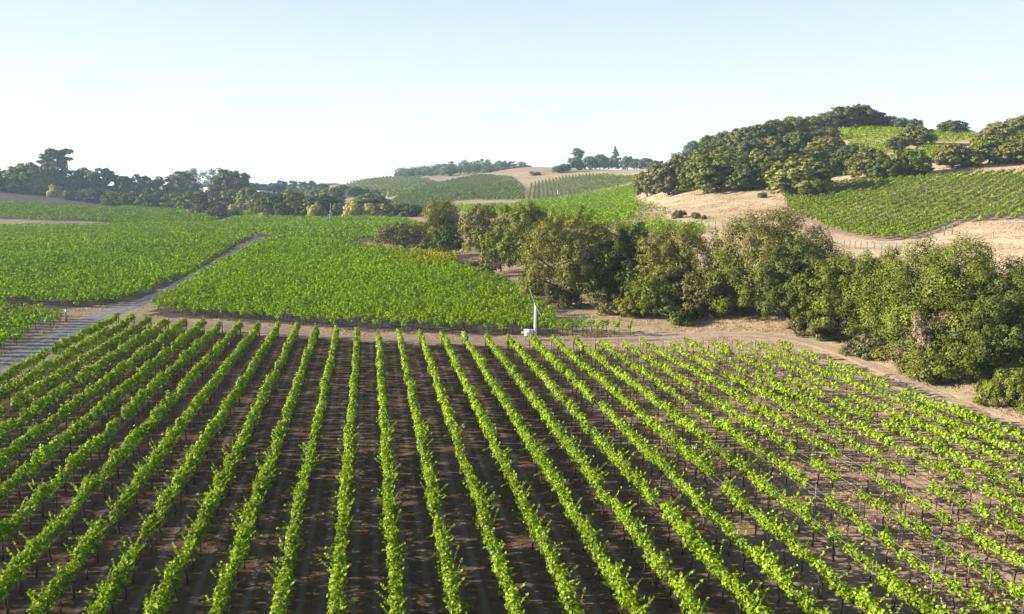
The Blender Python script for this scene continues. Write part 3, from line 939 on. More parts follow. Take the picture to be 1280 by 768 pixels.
    mb.tube(pts, [tr * 1.5, tr * 1.1, tr * .9, tr * .75, tr * .5], 8)
    for (x, y, z, r, rz) in L[:: 1 if style == 'bare' else 2]:
        t = g.uniform(.45, .95); b = Vector((0, 0, hh * t * (.6 if style == 'oak' else 1)))
        if style in ('euc', 'conifer'): b.z = min(z * .8, hh)
        e = Vector((x, y, z)); m = b.lerp(e, .5) + Vector((g.normal() * .04 * W, g.normal() * .04 * W, .03 * H))
        mb.tube([b, m, e], [tr * .5, tr * .32, tr * .12], 6)
        if style == 'bare':
            for q in range(7):
                f = e + Vector(g.normal(size=3)) * r * 1.1; mb.tube([m.lerp(e, g.random()), f], [tr * .16, tr * .04], 4)
    return crown, mb


_pool = {}
LN = {'oak': 7500, 'euc': 5500, 'willow': 6000, 'conifer': 3500, 'shrub': 4500, 'bare': 1500}


def tree(name, label, cat, x, y, W, H, style, colour, group=None, near=False, seed=None, rot=None, bark=None, leafk=1.0):
    z = float(gz(x, y)) - .1
    root = link(name, None, loc=(x, y, z))
    tag(root, label, cat, group)
    g = np.random.default_rng(seed if seed is not None else (int(abs(x) * 131 + y * 17) % 99991))
    bm_ = bark or (M_PALEBARK if style in ('euc', 'bare') else M_BARK)
    if near:
        dist = math.hypot(x, y)
        leaf = np.clip(1.4 * dist / 796, .12, .36) * leafk
        n = int(np.clip(9.5 * W * H / leaf ** 2, 3000, 90000) * (.2 if style == 'bare' else 1))
        (V, Fq, T), mb = tree_arrays(g, W, H, style, leaf, n)
        link('crown', make_mesh('crown', V, [Fq], LEAF[colour], tint=T), root)
        link('trunk', mb.mesh('trunk', bm_, True), root)
    else:
        key = (style, colour, int(g.integers(0, 4)))
        if key not in _pool:
            gg = np.random.default_rng(abs(hash(style + colour)) % 1 + 1000 + 7 * key[2] + len(style) * 50 + len(colour))
            (V, Fq, T), mb = tree_arrays(gg, 10, 10, style, .55 if style != 'bare' else .4, LN[style])
            _pool[key] = (make_mesh('crown_far', V, [Fq], LEAF[colour], tint=T), mb.mesh('trunk_far', bm_, True))
        a = g.uniform(0, 6.28)
        root.rotation_euler = (0, 0, a)
        root.scale = (W / 10, W / 10, H / 10)
        link('crown', _pool[key][0], root); link('trunk', _pool[key][1], root)
    return root


def tree_px(name, label, cat, px, top, base, wpx, style, colour, Y=None, group=None, near=False, **kw):
    """photo measurements -> place and size: base pixel on the ground, or a given distance when the base is hidden"""
    if Y is None:
        y0 = hit(px, base)[1]
        y = y0 + (.40 if near else .3) * wpx * y0 / FPX
        x = ray(px, (top + base) / 2)[0] * y
    else:
        x, y = ray(px, base)[0] * Y, Y
    zt = CAM_Z + y * ray(px, top)[1]
    H = max(1.0, zt - float(gz(x, y)))
    W = wpx * y / FPX / .98
    return tree(name, label, cat, x, y, W, H * 1.03, style, colour, group, near, **kw)


G1 = 'oaks along the creek'
OAKS = [
    ('oak_tree', 'low round oak with brown left side, leftmost of the creek oaks', 506, 280, 313, 72, 'oak', 'brown', None),
    ('oak_tree', 'dull olive oak behind the low round oak, beside the yellow shrub', 553, 254, 306, 52, 'oak', 'olive', 245),
    ('oak_tree', 'small dark oak in front of the yellow shrub', 560, 284, 318, 38, 'oak', 'dark', 205),
    ('oak_tree', 'tall narrow oak with lit left edge, third big crown from left', 603, 258, 328, 62, 'oak', 'olive', None),
    ('oak_tree', 'dark tall oak with deep shaded right side, above the earth bank', 658, 254, 345, 74, 'oak', 'green', None),
    ('oak_tree', 'smaller bright-edged oak left of the dark tall oak', 625, 285, 343, 46, 'oak', 'green', None),
    ('oak_tree', 'broad grey-olive oak right above the wind machine', 712, 266, 390, 112, 'oak', 'olive', None),
    ('oak_tree', 'yellow-topped tree behind the broad grey-olive oak', 765, 259, 370, 62, 'willow', 'light', None),
    ('oak_tree', 'very dark oak between yellow-topped tree and mid-line oak', 790, 282, 380, 62, 'oak', 'dark', 122),
    ('oak_tree', 'shaded oak with pale leaning trunk showing beneath', 765, 305, 392, 76, 'oak', 'dark', None),
    ('oak_tree', 'mid-line oak with olive dome left of the lichen-grey crown', 846, 284, 395, 98, 'oak', 'olive', None),
    ('oak_tree', 'low brownish oak in front of the olive dome', 880, 336, 404, 66, 'oak', 'brown', None),
    ('oak_tree', 'bright low oak clump beside the brownish oak', 820, 340, 402, 66, 'oak', 'green', None),
    ('oak_tree', 'huge grey-topped oak overhanging the path with dark trunk', 966, 265, 405, 148, 'oak', 'grey', None),
    ('oak_tree', 'green lower oak under the huge grey-topped crown', 934, 312, 405, 96, 'oak', 'green', None),
    ('oak_tree', 'dark oak hollow right of the green lower oak', 985, 300, 406, 84, 'oak', 'dark', 99),
    ('oak_tree', 'dense green oak behind the path bend', 1048, 322, 432, 112, 'oak', 'green', None),
    ('oak_tree', 'rounded green oak left of the biggest oak', 1098, 318, 440, 84, 'oak', 'green', None),
    ('oak_tree', 'biggest oak of the line, dark green dome at right', 1180, 304, 478, 176, 'oak', 'green', None),
    ('oak_tree', 'deep green oak at the right edge, shading its right side', 1250, 340, 492, 112, 'oak', 'dark', None),
    ('oak_tree', 'big oak cut off by the right edge, behind the deep green oak', 1330, 318, 470, 120, 'oak', 'green', 86),
    ('oak_tree', 'bright lower oak lobe at the foot of the biggest oak', 1188, 412, 490, 100, 'oak', 'green', None),
]
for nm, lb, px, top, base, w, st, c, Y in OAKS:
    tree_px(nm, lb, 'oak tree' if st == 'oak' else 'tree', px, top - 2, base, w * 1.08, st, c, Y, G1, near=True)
tree_px('bare_tree', 'greyish half-dead tree with bare branches right of the huge oak', 'tree', 1028, 285, 400, 74, 'bare', 'sage', 100, near=True)
tree_px('pale_tree', 'pale yellow-green tree behind the biggest oak, at right edge', 'tree', 1282, 318, 360, 46, 'willow', 'light', 95, near=True)
SHR = [
    ('round green bush at the right edge beside the path end', 1272, 452, 520, 96, 'green', None),
    ('small yellowish shrub left of the round green bush', 1228, 468, 492, 16, 'light', None),
    ('tan dead-branched bush on the front of the biggest oak', 1150, 378, 455, 70, 'dead', 74),
    ('grey-green brush left of the tan dead bush', 1078, 408, 450, 62, 'sage', None),
    ('green brush below the tan dead bush', 1122, 428, 468, 72, 'olive', None),
    ('green brush on the bank at the big oak foot', 1168, 448, 486, 70, 'olive', None),
    ('pale brush at the path bend under the dense oak', 1030, 396, 432, 50, 'sage', None),
    ('grey-green willow brush right of the wind machine', 698, 335, 388, 62, 'sage', None),
    ('olive brush under the pale leaning trunk', 776, 362, 402, 74, 'olive', None),
    ('sage brush left of the wind machine blade', 668, 325, 372, 42, 'sage', None),
    ('dry brush on the earth bank', 612, 326, 348, 34, 'sage', None),
    ('low grey brush by the yellowing vines', 590, 322, 338, 26, 'sage', None),
    ('dark brush below the low brownish oak', 850, 374, 408, 66, 'dark', None),
    ('brown brush on the bank between brush and dense oak', 1000, 385, 424, 36, 'brown', None),
]
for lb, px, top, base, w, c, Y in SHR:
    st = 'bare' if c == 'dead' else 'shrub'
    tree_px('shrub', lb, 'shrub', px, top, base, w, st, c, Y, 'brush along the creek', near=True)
tree_px('yellow_shrub', 'bright yellow shrub between the low round oak and olive oak', 'shrub', 536, 279, 305, 26, 'willow', 'yellow', 232, near=True)

# hillside oaks, row by row from the skyline down
HILL_ROWS = [
    ('along the wooded hill skyline', [(868, 178, 198, 22, 'far'), (886, 171, 193, 26, 'dark'), (906, 166, 190, 28, 'dark'), (927, 161, 186, 28, 'olive'), (948, 157, 182, 30, 'dark'), (968, 151, 177, 30, 'dark'), (990, 147, 172, 30, 'olive'),
      (1012, 147, 168, 28, 'olive'), (1030, 143, 165, 26, 'olive'), (1052, 135, 162, 34, 'dark'), (1074, 133, 160, 36, 'dark'), (1096, 141, 160, 26, 'dark'), (1112, 147, 161, 22, 'far'), (1126, 149, 162, 22, 'far'), (1142, 150, 163, 20, 'far')]),
    ('in the second tier under the skyline', [(850, 193, 226, 26, 'olive'), (878, 188, 215, 34, 'olive'), (908, 184, 212, 36, 'olive'), (938, 178, 208, 38, 'dark'), (966, 172, 200, 36, 'olive'), (996, 166, 196, 36, 'dark'), (1022, 166, 192, 34, 'dark'), (1035, 160, 176, 24, 'brown')]),
    ('in the third tier of the wooded hill', [(918, 194, 232, 46, 'green'), (952, 190, 228, 48, 'olive'), (982, 186, 220, 44, 'dark'), (1012, 186, 212, 46, 'olive'), (1034, 172, 200, 38, 'olive'), (1086, 186, 214, 40, 'olive'), (1062, 184, 214, 36, 'dark'), (1028, 200, 222, 44, 'dark')]),
    ('along the top of the dry slope', [(809, 215, 246, 26, 'olive'), (836, 203, 246, 50, 'brown'), (883, 195, 244, 58, 'green'), (929, 206, 240, 42, 'dark'), (958, 205, 238, 46, 'dark')]),
    ('along the tan strip above the hillside vineyard', [(1088, 192, 224, 52, 'olive'), (1104, 200, 226, 34, 'dark'), (1134, 188, 222, 50, 'green'), (1154, 200, 218, 24, 'dark'), (1190, 181, 212, 46, 'olive'), (1214, 190, 210, 26, 'olive')]),
    ('between the two upper vineyards', [(1120, 173, 188, 28, 'dark'), (1146, 159, 184, 42, 'olive')]),
    ('in the right-hand oak grove', [(1190, 152, 168, 34, 'dark'), (1226, 168, 192, 24, 'olive'), (1236, 162, 190, 24, 'grey'), (1252, 154, 186, 44, 'olive'), (1275, 147, 182, 40, 'olive'), (1238, 172, 206, 46, 'green'), (1262, 178, 206, 46, 'olive'), (1284, 165, 204, 50, 'green'), (1310, 150, 200, 60, 'olive')]),
]
LK = {'far': 'hazy dark', 'dark': 'dark green', 'olive': 'olive', 'brown': 'brownish', 'green': 'deep green', 'grey': 'greyish', 'light': 'light green'}
for phrase, lst in HILL_ROWS:
    for i, (px, top, base, w, c) in enumerate(sorted(lst)):
        tree_px('oak_tree', f'{LK[c]} oak, {ordinal(i + 1)} from the left {phrase}', 'oak tree', px, top - 1, base + 1, w * (1.0 if base < 226 and px > 1080 else 1.15), 'oak', c, None, 'oaks on the right-hand hill')
tree_px('light_tree', 'spreading light green tree at the left end of the hillside vineyard', 'tree', 998, 197, 250, 76, 'oak', 'light')
tree_px('wispy_tree', 'wispy grey tree above the brownish oak on the hill edge', 'tree', 846, 188, 222, 18, 'bare', 'sage')
for lb, px, top, base, w, c in [('dark bush in the middle of the dry hollow', 848, 257, 274, 18, 'green'), ('olive bush right of the dark hollow bush', 871, 261, 274, 14, 'olive'), ('little bush at the right end of the hollow bushes', 880, 267, 275, 8, 'dark'),
                                ('small bush on the dry slope near the light tree', 952, 238, 248, 14, 'olive'), ('tiny shrub under the shaded oaks on the slope', 926, 234, 240, 9, 'olive'), ('dark bush below the light green tree', 1042, 236, 247, 20, 'dark'),
                                ('low bush right of the light green tree', 1014, 240, 252, 24, 'olive'), ('small round bush above the hillside vineyard', 1083, 227, 233, 12, 'dark')]:
    tree_px('bush', lb, 'bush', px, top, base, w, 'shrub', c, None, 'bushes on the dry hill')

# ridge trees in the centre
for i, (px, top, base, w, st, c) in enumerate([(722, 184, 214, 22, 'euc', 'far'), (706, 205, 216, 16, 'oak', 'far'), (737, 196, 213, 18, 'oak', 'far'), (750, 194, 211, 20, 'oak', 'far'), (769, 184, 212, 16, 'conifer', 'far'), (760, 198, 212, 16, 'oak', 'far'),
                                               (784, 196, 212, 18, 'oak', 'far'), (796, 199, 212, 18, 'oak', 'far'), (808, 198, 213, 18, 'oak', 'far'), (818, 201, 214, 16, 'oak', 'far'), (697, 208, 217, 14, 'oak', 'far'), (669, 213, 220, 14, 'shrub', 'far')]):
    lab = {0: 'tall ragged tree at the left of the tan ridge group', 4: 'pointed conifer among the trees on the tan ridge', 11: 'small bush left of the tan ridge trees'}.get(i)
    kindw = 'tree'
    order = sorted([706, 737, 750, 760, 784, 796, 808, 818, 697]).index(px) + 1 if not lab else 0
    tree_px('ridge_tree', lab or f'dark round tree, {ordinal(order)} from the left on the tan ridge', kindw, px, top, base, w * 1.1, st, c, None, 'trees on the tan ridge')

# left-hand band of trees behind the vineyard
EUC = [(-60, 205, 40, 'euc', 590), (-25, 212, 36, 'oak', 620), (8, 216, 30, 'oak', 640), (76, 189, 46, 'euc', 610), (60, 208, 30, 'oak', 640), (98, 212, 30, 'euc', 620), (112, 208, 28, 'euc', 640), (124, 217, 26, 'euc', 600), (136, 212, 26, 'euc', 640),
       (150, 218, 24, 'euc', 620), (163, 222, 26, 'euc', 600), (178, 219, 26, 'euc', 640), (192, 226, 22, 'euc', 600), (206, 222, 26, 'euc', 640), (222, 220, 26, 'euc', 650), (234, 216, 28, 'euc', 680), 
       (284, 214, 36, 'euc', 600), (302, 215, 26, 'euc', 610), (272, 232, 22, 'oak', 580)]
for i, (px, top, w, st, Y) in enumerate(sorted(EUC)):
    lab = 'tallest tree at far left with wide ragged crown' if px == 76 else f'hazy {"eucalyptus" if st == "euc" else "oak"}, {ordinal(i + 1)} from the left in the tree band behind the left vineyards'
    tree_px('eucalyptus_tree' if st == 'euc' else 'oak_tree', lab, 'tree', px, top, 262, w * 1.25, st, ('sage' if i % 4 == 1 else 'euc') if st == 'euc' else ('olive' if i % 2 else 'far'), Y, 'tree band behind the left vineyards')
UND = [(-30, 226, 44, 610), (100, 238, 40, 575), (122, 236, 36, 570), (146, 240, 36, 565), (170, 241, 36, 560), (196, 240, 40, 555), (222, 242, 38, 550), (246, 240, 38, 545), (268, 241, 36, 545), (292, 238, 38, 545), (312, 236, 34, 540), (330, 240, 30, 540), (50, 226, 36, 620), (18, 224, 36, 620)]
for i, (px, top, w, Y) in enumerate(sorted(UND)):
    tree_px('oak_tree', f'low hazy oak, {ordinal(i + 1)} from the left along the foot of the tree band', 'oak tree', px, top, 264, w * 1.1, 'oak', ('olive', 'far', 'light')[i % 3] if px > 180 else ('dark', 'far', 'olive')[i % 3], Y, 'low oaks under the tree band')
MIDB = [('yellow-topped round tree on the brown slope at far left', 34, 206, 232, 34, 'light', 600, 'oak'), ('small yellow shrub on the brown slope', 68, 228, 236, 14, 'yellow', 585, 'shrub'), ('dark round oak beside the yellow-topped tree', 12, 214, 232, 26, 'dark', 605, 'oak'), ('mixed light oak right of the yellow-topped tree', 54, 215, 234, 20, 'light', 596, 'oak'),
        ('grey-green round bush in the left vineyards', 257, 253, 270, 28, 'sage', 470, 'shrub'), ('second grey-green bush right of the round bush', 271, 255, 272, 20, 'olive', 460, 'shrub'), ('tan bush in front of the grey-green bushes', 273, 262, 275, 20, 'brown', 440, 'shrub'), ('dark low bush right of the tan bush', 288, 262, 274, 18, 'dark', 440, 'shrub'),
        ('small yellow tree above the dark low bush', 293, 254, 264, 14, 'yellow', 480, 'shrub'), ('little yellow shrub in the field edge', 330, 264, 273, 11, 'yellow', 425, 'shrub'),
        ('light tree above the band of round oaks', 311, 236, 262, 20, 'light', 530, 'oak'), ('pale green tree left of the round oaks', 326, 243, 266, 20, 'light', 500, 'oak'), ('dark round oak, first of the round oak band', 332, 248, 266, 20, 'olive', 485, 'oak'), ('broad dark oak, second of the round oak band', 347, 243, 266, 26, 'dark', 480, 'oak'), ('round oak in the middle of the round oak band', 366, 241, 266, 26, 'olive', 480, 'oak'),
        ('small dark oak low in the round oak band', 353, 255, 266, 14, 'dark', 460, 'oak'), ('small oak right of the middle round oak', 374, 252, 266, 14, 'dark', 460, 'oak'), ('dark oak behind the leftmost yellow willow', 404, 246, 272, 36, 'dark', 455, 'oak'), ('dark oak left of the leftmost yellow willow', 386, 250, 268, 20, 'dark', 470, 'oak'),
        ('leftmost yellow willow by the tall grey mast', 396, 252, 271, 18, 'yellow', 442, 'willow'), ('olive willow right of the tall grey mast', 427, 250, 272, 20, 'olive', 444, 'willow'), ('broad yellow willow right of the mast', 443, 250, 272, 24, 'yellow', 440, 'willow'), ('tall green tree behind the yellow willows', 462, 244, 272, 36, 'light', 470, 'oak'), ('pair-topped yellow willow in the middle of the willow row', 464, 253, 272, 20, 'yellow', 438, 'willow'),
        ('rightmost yellow willow of the willow row', 481, 254, 272, 20, 'yellow', 440, 'willow'), ('dark round tree right of the willows', 494, 257, 273, 26, 'dark', 436, 'oak'), ('second dark round tree right of the willows', 517, 258, 275, 22, 'dark', 430, 'oak'), ('small yellow-green tree between dark round trees', 503, 255, 270, 16, 'light', 455, 'oak'),
        ('light green tree below the far knoll', 416, 236, 252, 24, 'light', 640, 'oak'), ('pale tree left of the light green tree', 398, 238, 252, 22, 'light', 660, 'oak'), ('round pale tree at the knoll foot', 483, 237, 246, 12, 'light', 800, 'oak'), ('small bush row tree at the knoll foot', 512, 236, 242, 22, 'sage', 830, 'oak'), ('light shrub on the far vineyard slope', 571, 240, 250, 9, 'light', 600, 'conifer'), ('second light shrub on the far vineyard slope', 594, 241, 250, 9, 'light', 600, 'shrub')]
for lb, px, top, base, w, c, Y, st in MIDB:
    tree_px('willow_tree' if st == 'willow' else 'bush' if st == 'shrub' else 'tree', lb, 'bush' if st == 'shrub' else 'tree', px, top - 1, base, w * 1.4, st, c, Y)
for i, (px, top, base, w, Y, st) in enumerate([(340, 232, 246, 22, 900, 'oak'), (352, 229, 246, 18, 900, 'euc'), (366, 229, 246, 18, 880, 'euc'), (378, 231, 246, 16, 860, 'euc'), (390, 227, 246, 16, 850, 'euc'), (404, 231, 247, 20, 820, 'oak'), (430, 231, 248, 20, 760, 'oak'), (446, 234, 248, 20, 740, 'oak'), (462, 236, 248, 18, 740, 'oak'), (330, 232, 246, 20, 900, 'oak'), (315, 232, 246, 20, 900, 'oak')]):
    pass
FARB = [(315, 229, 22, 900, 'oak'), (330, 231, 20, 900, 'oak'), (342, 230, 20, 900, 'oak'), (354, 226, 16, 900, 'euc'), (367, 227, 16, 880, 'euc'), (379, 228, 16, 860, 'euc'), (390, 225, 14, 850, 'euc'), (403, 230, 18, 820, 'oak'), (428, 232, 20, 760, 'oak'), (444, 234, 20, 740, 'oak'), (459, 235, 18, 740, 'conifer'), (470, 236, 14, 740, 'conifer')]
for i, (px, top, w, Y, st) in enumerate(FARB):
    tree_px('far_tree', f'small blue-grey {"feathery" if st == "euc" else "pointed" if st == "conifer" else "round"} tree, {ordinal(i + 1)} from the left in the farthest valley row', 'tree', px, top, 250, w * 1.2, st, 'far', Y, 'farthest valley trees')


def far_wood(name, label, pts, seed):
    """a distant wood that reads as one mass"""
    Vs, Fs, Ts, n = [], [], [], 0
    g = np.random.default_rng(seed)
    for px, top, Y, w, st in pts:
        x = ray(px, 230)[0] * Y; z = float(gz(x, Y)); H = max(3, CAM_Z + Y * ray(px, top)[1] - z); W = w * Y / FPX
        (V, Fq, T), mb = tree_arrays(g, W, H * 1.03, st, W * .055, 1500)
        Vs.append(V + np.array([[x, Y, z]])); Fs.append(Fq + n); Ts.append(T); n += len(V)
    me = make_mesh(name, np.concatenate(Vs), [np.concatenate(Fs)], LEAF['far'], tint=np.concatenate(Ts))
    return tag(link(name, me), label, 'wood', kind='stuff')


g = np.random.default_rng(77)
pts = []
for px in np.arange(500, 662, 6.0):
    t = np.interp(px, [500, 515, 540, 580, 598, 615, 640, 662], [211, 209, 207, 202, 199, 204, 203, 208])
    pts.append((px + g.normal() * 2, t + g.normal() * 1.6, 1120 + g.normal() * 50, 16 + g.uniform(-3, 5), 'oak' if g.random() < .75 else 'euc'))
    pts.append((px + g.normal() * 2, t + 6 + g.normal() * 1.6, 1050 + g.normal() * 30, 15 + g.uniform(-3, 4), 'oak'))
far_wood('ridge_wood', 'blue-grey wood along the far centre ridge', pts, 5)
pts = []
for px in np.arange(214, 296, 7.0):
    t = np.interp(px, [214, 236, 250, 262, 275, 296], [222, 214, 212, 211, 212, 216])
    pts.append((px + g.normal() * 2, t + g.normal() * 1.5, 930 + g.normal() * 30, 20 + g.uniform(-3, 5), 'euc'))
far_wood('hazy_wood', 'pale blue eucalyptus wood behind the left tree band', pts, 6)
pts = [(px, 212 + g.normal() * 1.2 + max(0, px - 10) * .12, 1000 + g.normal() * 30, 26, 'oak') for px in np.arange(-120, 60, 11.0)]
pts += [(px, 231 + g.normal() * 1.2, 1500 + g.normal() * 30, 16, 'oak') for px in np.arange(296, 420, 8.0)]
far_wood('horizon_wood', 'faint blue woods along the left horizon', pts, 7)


# dry grass and weeds standing on the unplanted ground
g = np.random.default_rng(91)
M_GRASS = leaf_mat('dry_grass', (.30, .235, .16), .3, .0, .5)
n = 420000
a_ = g.uniform(-.75, .75, n); Y_ = 30 * (360 / 30) ** (g.random(n) ** .8); X_ = a_ * Y_
ok = vnoise(X_ / 5, Y_ / 5, 31) + .5 * vnoise(X_ / 1.7, Y_ / 1.7, 32) + g.normal(size=n) * .12 > .80
weedy = inpoly(X_, Y_, FG) & (g.random(n) < np.clip((X_ - Y_ * ROW_T - 16) / 16, 0, 1) * .8)
for poly, _, _ in zones: ok &= ~inpoly(X_, Y_, poly) | weedy
X_, Y_ = X_[ok], Y_[ok]
free = np.ones(len(X_), bool)
for pts_, hw in ROADS:
    for a0, b0 in zip(pts_[:-1], pts_[1:]):
        d0 = b0 - a0; L2 = d0 @ d0 + 1e-9
        t = np.clip(((X_ - a0[0]) * d0[0] + (Y_ - a0[1]) * d0[1]) / L2, 0, 1)
        free &= np.hypot(X_ - a0[0] - t * d0[0], Y_ - a0[1] - t * d0[1]) > hw
X_, Y_ = X_[free], Y_[free]
n = len(X_)
sz = g.uniform(.10, .30, n) * np.interp(Y_, [50, 120, 300], [.6, .9, 1.7])
th = g.uniform(0, 6.28, n); wv = sz * g.uniform(.35, .7, n)
Z_ = gz(X_, Y_) - .05
le = g.normal(size=(n, 2)) * .3 * sz[:, None]
ux, uy = np.cos(th) * wv / 2, np.sin(th) * wv / 2
V = np.stack([np.stack([X_ - ux, Y_ - uy, Z_], 1), np.stack([X_ + ux, Y_ + uy, Z_], 1), np.stack([X_ + ux * .6 + le[:, 0], Y_ + uy * .6 + le[:, 1], Z_ + sz], 1), np.stack([X_ - ux * .7 + le[:, 0], Y_ - uy * .7 + le[:, 1], Z_ + sz * .8], 1)], 1).reshape(-1, 3)
me = make_mesh('dry_grass', V, [np.arange(n * 4).reshape(n, 4)], M_GRASS, tint=np.repeat(leaf_tint(g, n, .25, .1), 4, 0))
tag(link('dry_grass', me), 'dry tan grass and weeds on the unplanted slopes and verges', 'dry grass', kind='stuff')

# ------------------------------------------------------------------ wind machines, posts, fences, buildings
def blade_mesh(L, w, material, name):
    """tapered twisted propeller blade along +x"""
    V, fs = [], []
    n = 9
    for i in range(n):
        t = i / (n - 1); c = w * (.55 + .45 * math.sin(min(t * 2.2, 1.57))) * (1 - .55 * t); tw = R(24 - 18 * t)
        th = .045 * (1 - .7 * t)
        for (a, b) in ((-.5, 0), (-.15, 1), (.5, 0), (-.15, -1)):
            yy, zz = a * c, b * th
            V.append((t * L, yy * math.sin(tw) + zz * math.cos(tw), yy * math.cos(tw) - zz * math.sin(tw)))
        if i:
            p, q = (i - 1) * 4, i * 4
            for k in range(4): fs.append((p + k, p + (k + 1) % 4, q + (k + 1) % 4, q + k))
    fs += [(0, 3, 2, 1), ((n - 1) * 4, (n - 1) * 4 + 1, (n - 1) * 4 + 2, (n - 1) * 4 + 3)]
    mb = MB(); mb.add(V, fs)
    return mb.mesh(name, material, False)


# near wind machine
x, y = hit(669, 426)
HT = CAM_Z + y * ray(669, 382)[1] - float(gz(x, y))
root = link('wind_machine', None, loc=(x, y, float(gz(x, y))))
tag(root, 'white wind machine tower with engine box beside the cross path', 'wind machine')
mb = MB(); mb.tube([(0, 0, -.2), (0, 0, HT * .5), (0, 0, HT)], [.17, .155, .13], 18); link('tower', mb.mesh('tower', M_WHITE, True), root)
mb = MB(); mb.tube([(0, 0, .0), (0, 0, .06)], .34, 18); mb.tube([(0, 0, HT * .42), (0, 0, HT * .42 + .07)], .19, 18); link('flange', mb.mesh('flange', M_WHITE), root)
mb = MB(); mb.tube([(0, -.22, HT + .12), (0, .16, HT + .12)], [.13, .15], 12); mb.tube([(0, 0, HT - .02), (0, 0, HT + .1)], .11, 12); link('gearbox', mb.mesh('gearbox', M_WHITE, True), root)
hub = link('propeller_hub', None, root, loc=(0, -.30, HT + .12)) if False else None
mb = MB(); mb.tube([(0, -.36, HT + .12), (0, -.22, HT + .12)], [.07, .1], 10); link('hub', mb.mesh('hub', M_STEEL, True), root)
B1 = blade_mesh(2.0, .27, M_BLADE, 'blade_up'); B2 = blade_mesh(1.75, .27, M_RUSTBLADE, 'blade_down')
b = link('blade', B1, root, loc=(0, -.30, HT + .12)); b.rotation_euler = (0, R(-110), 0); b['label'] = 'blue-grey blade pointing up'
b = link('blade', B2, root, loc=(0, -.30, HT + .12)); b.rotation_euler = (0, R(62), 0); b['label'] = 'weathered blade pointing down'
mb = MB(); mb.box(-1.32, -.24, -.36, .36, .62, 1.28); mb.box(-1.36, -.20, -.40, .40, 1.283, 1.33); link('engine_box', mb.mesh('engine_box', M_WHITE), root)
mb = MB()
for sx in (-1.2, -.4):
    for sy in (-.28, .28): mb.box(sx - .04, sx + .04, sy - .04, sy + .04, -.1, .617)
link('engine_stand', mb.mesh('engine_stand', M_STEEL), root)
mb = MB(); mb.tube([(-1.325, 0, .95), (-1.62, 0, .97)], [.13, .11], 12); link('exhaust', mb.mesh('exhaust', M_WHITE, True), root)
mb = MB(); mb.tube([(-.24, 0, .95), (-.1, 0, .95)], [.1, .1], 10); mb.box(-1.323, -1.321, -.25, .25, .7, 1.1)
for q in range(5): mb.box(-1.15 + q * .16, -1.06 + q * .16, -.366, -.361, .72, 1.14)
link('louvre', mb.mesh('louvre', M_STEEL), root)


def far_machine(px, base, top, label, pole_mat, blade_deg, Y=None, frac=.62):
    if Y is None: x, y = hit(px, base)
    else: x, y = ray(px, base)[0] * Y, Y
    z = float(gz(x, y)); Ht = CAM_Z + y * ray(px, top)[1] - z
    hh = Ht * frac; L = Ht * (1 - frac)
    r = link('wind_machine', None, loc=(x, y, z)); tag(r, label, 'wind machine', 'far wind machines')
    mb = MB(); mb.tube([(0, 0, -.3), (0, 0, hh)], [.32, .24], 10); link('tower', mb.mesh('tower', pole_mat, True), r)
    mb = MB(); mb.tube([(0, -.7, hh), (0, .5, hh)], [.2, .26], 10); link('hub', mb.mesh('hub', M_WHITE, True), r)
    bm_ = blade_mesh(L, .34, M_BLADE if pole_mat is M_POST else M_WHITE, 'blade')
    for d in (blade_deg, blade_deg + 180):
        b = link('blade', bm_, r, loc=(0, -.55, hh)); b.rotation_euler = (0, R(-d), 0)
    mb = MB(); mb.box(-1.6, -.4, -.5, .5, .4, 1.5); mb.box(-1.5, -.5, -.4, .4, -.2, .397); link('engine_box', mb.mesh('engine_box', M_WHITE), r)


far_machine(413.5, 281, 254, 'slim brown mast with grey blade standing before the yellow willows', M_POST, 84)
far_machine(484, 253, 239, 'pair-bladed white wind machine at the foot of the far slope', M_WHITE, 70, Y=620)
mb = MB(); mb.tube([(0, 0, -.3), (0, 0, 4.2)], .28, 8)
x, y = hit(697, 246)
tag(link('marker_post', mb.mesh('marker_post', M_WHITE), loc=(x, y, float(gz(x, y)))), 'short white post at the corner of the far vineyards', 'post')

# roadside posts
x, y = hit(83, 402)
r = link('corner_post', None, loc=(x, y, float(gz(x, y)))); tag(r, 'dark corner post with white cap, left side of the track junction', 'post')
mb = MB(); mb.tube([(0, 0, -.2), (0, 0, 1.75)], .1, 9); link('post', mb.mesh('post', M_POST), r)
mb = MB(); mb.tube([(.14, -.05, 1.3), (.14, -.05, 1.62)], .16, 10); link('cap', mb.mesh('cap', M_WHITE, True), r)
x, y = hit(148.5, 410)
r = link('stand_pipe', None, loc=(x, y, float(gz(x, y)))); tag(r, 'dark standpipe beside the first row end at the track junction', 'standpipe')
mb = MB(); mb.tube([(0, 0, -.2), (0, 0, 1.5)], .075, 9); link('pipe', mb.mesh('pipe', M_STEEL, True), r)
mb = MB(); mb.tube([(-.1, 0, .45), (.1, 0, .45)], .1, 9); link('valve', mb.mesh('valve', M_STEEL, True), r)
for lb, px, py in [('left brown post in the bare corner behind the wind machine', 704, 408), ('right brown post in the bare corner behind the wind machine', 711, 405), ('lone brown post among the short vine rows', 726, 404)]:
    x, y = hit(px, py)
    o = link('wooden_post', END_MESH, loc=(x, y, float(gz(x, y)))); tag(o, lb, 'post', 'brown posts in the bare corner')


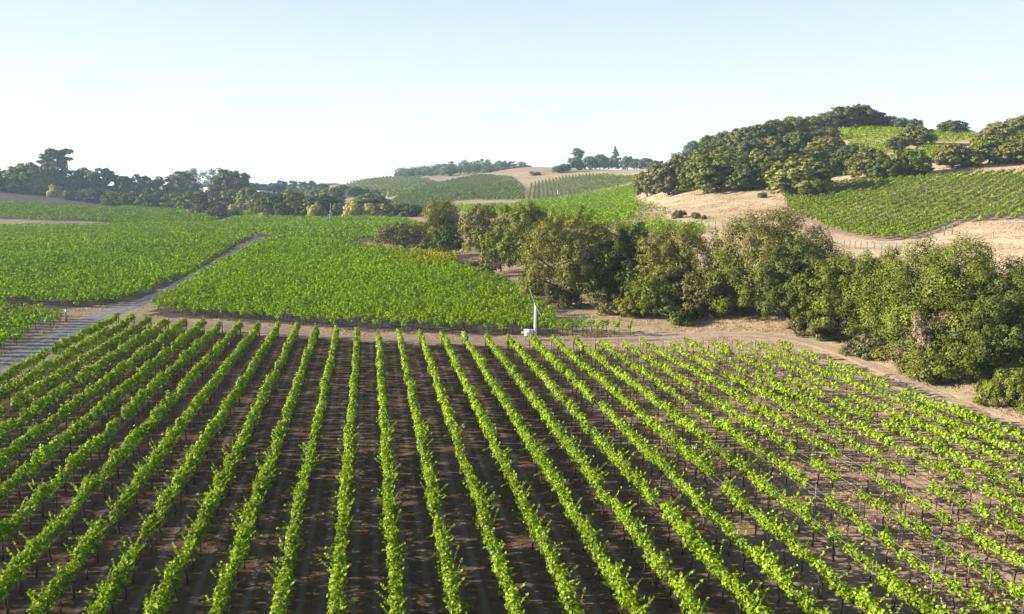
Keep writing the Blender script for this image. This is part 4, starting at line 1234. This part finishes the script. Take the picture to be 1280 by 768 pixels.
def fence(label, pts, n, h, material, name='wire_fence'):
    P = [np.array(hit(*p)) for p in pts]
    d = np.concatenate([[0], np.cumsum([np.linalg.norm(b - a) for a, b in zip(P, P[1:])])])
    t = np.linspace(0, d[-1], n)
    X = np.interp(t, d, [p[0] for p in P]); Y = np.interp(t, d, [p[1] for p in P]); Z = gz(X, Y)
    r = link(name, None, loc=(X[0], Y[0], float(Z[0]))); tag(r, label, 'fence')
    mb = MB(); mb.box(-.06, .06, -.06, .06, -.3, h); pm = mb.mesh('fence_post', material)
    for x, y, z in zip(X, Y, Z): link('post', pm, r, loc=(x - X[0], y - Y[0], z - Z[0]))
    mb = MB()
    for q in (.35, .65, .92):
        mb.tube([(x - X[0], y - Y[0], z - Z[0] + h * q) for x, y, z in zip(X, Y, Z)], .008, 4)
    link('wire', mb.mesh('fence_wire', M_WIRE), r)


fence('wire fence with thin posts along the foot of the hillside vineyard', [(1055, 309), (1080, 312), (1120, 314)], 9, 1.5, M_GREYPOST)
fence('wire fence with thin posts across the dry hollow behind the oaks', [(838, 285), (880, 283), (920, 285), (955, 288)], 13, 1.6, M_GREYPOST)
x, y = hit(1180, 295); x2, y2 = hit(1190, 293)
r = link('field_gate', None, loc=(x, y, float(gz(x, y)))); tag(r, 'two-post gateway at the lower corner of the hillside vineyard', 'gate')
mb = MB(); mb.box(-.1, .1, -.1, .1, -.3, 2.1); gm = mb.mesh('gate_post', M_GREYPOST)
link('post', gm, r); link('post', gm, r, loc=(x2 - x, y2 - y, float(gz(x2, y2) - gz(x, y))))
mb = MB(); mb.tube([(0, 0, 1.0), (x2 - x, y2 - y, 1.0 + float(gz(x2, y2) - gz(x, y)))], .04, 6); link('bar', mb.mesh('gate_bar', M_GREYPOST), r)


def house(name, label, px, base, Y, w, d, h, roof_h, rot, windows=2):
    x = ray(px, base)[0] * Y; z = CAM_Z + Y * ray(px, base)[1]
    z = float(gz(x, Y))
    r = link(name, None, loc=(x, Y, z), rot=(0, 0, rot)); tag(r, label, 'building')
    base_z = -1.0
    mb = MB(); mb.box(-w / 2, w / 2, -d / 2, d / 2, base_z, h)
    mb.add([(-w / 2 + .01, -d / 2 + .01, h), (-w / 2 + .01, d / 2 - .01, h), (-w / 2 + .01, 0, h + roof_h * .97), (w / 2 - .01, -d / 2 + .01, h), (w / 2 - .01, d / 2 - .01, h), (w / 2 - .01, 0, h + roof_h * .97)], [(0, 1, 2), (3, 5, 4)])
    link('wall', mb.mesh('wall', M_WALL), r)
    e = .5
    mb = MB()
    for sgn in (-1, 1):
        a = [(-w / 2 - e, sgn * (d / 2 + e), h - .25), (w / 2 + e, sgn * (d / 2 + e), h - .25), (w / 2 + e, 0, h + roof_h), (-w / 2 - e, 0, h + roof_h)]
        up = [(p[0], p[1], p[2] + .18) for p in a]
        mb.add(a + up, [(0, 1, 2, 3), (4, 5, 6, 7), (0, 1, 5, 4), (1, 2, 6, 5), (2, 3, 7, 6), (3, 0, 4, 7)])
    link('roof', mb.mesh('roof', M_ROOF), r)
    mb = MB(); mb.box(-.6, .6, -.03, .03, -.7, .7); wm = mb.mesh('window', M_GLASS)
    for i in range(windows):
        link('window', wm, r, loc=(-w / 2 + w * (i + .5) / windows, -d / 2 - .02, h * .55))


house('farm_house', 'white house half hidden among the left tree band', 262, 240, 750, 9, 7, 5.2, 2.6, R(28))
house('farm_shed', 'long low pale-roofed shed beyond the left tree band', 329, 240, 800, 17, 9, 2.6, 2.2, R(4), 4)

# ------------------------------------------------------------------ haze: one closed box of even thin air
mb = MB(); mb.box(-2400, 2400, -60, 2000, -12, 95)
m, nt, out = mat('thin_haze')
pv = nt.nodes.new('ShaderNodeVolumePrincipled')
pv.inputs['Color'].default_value = (.58, .78, 1.0, 1)
pv.inputs['Density'].default_value = .00014
pv.inputs['Anisotropy'].default_value = .15
nt.links.new(pv.outputs[0], out.inputs['Volume'])
tag(link('haze', mb.mesh('haze', m)), kind='stuff')
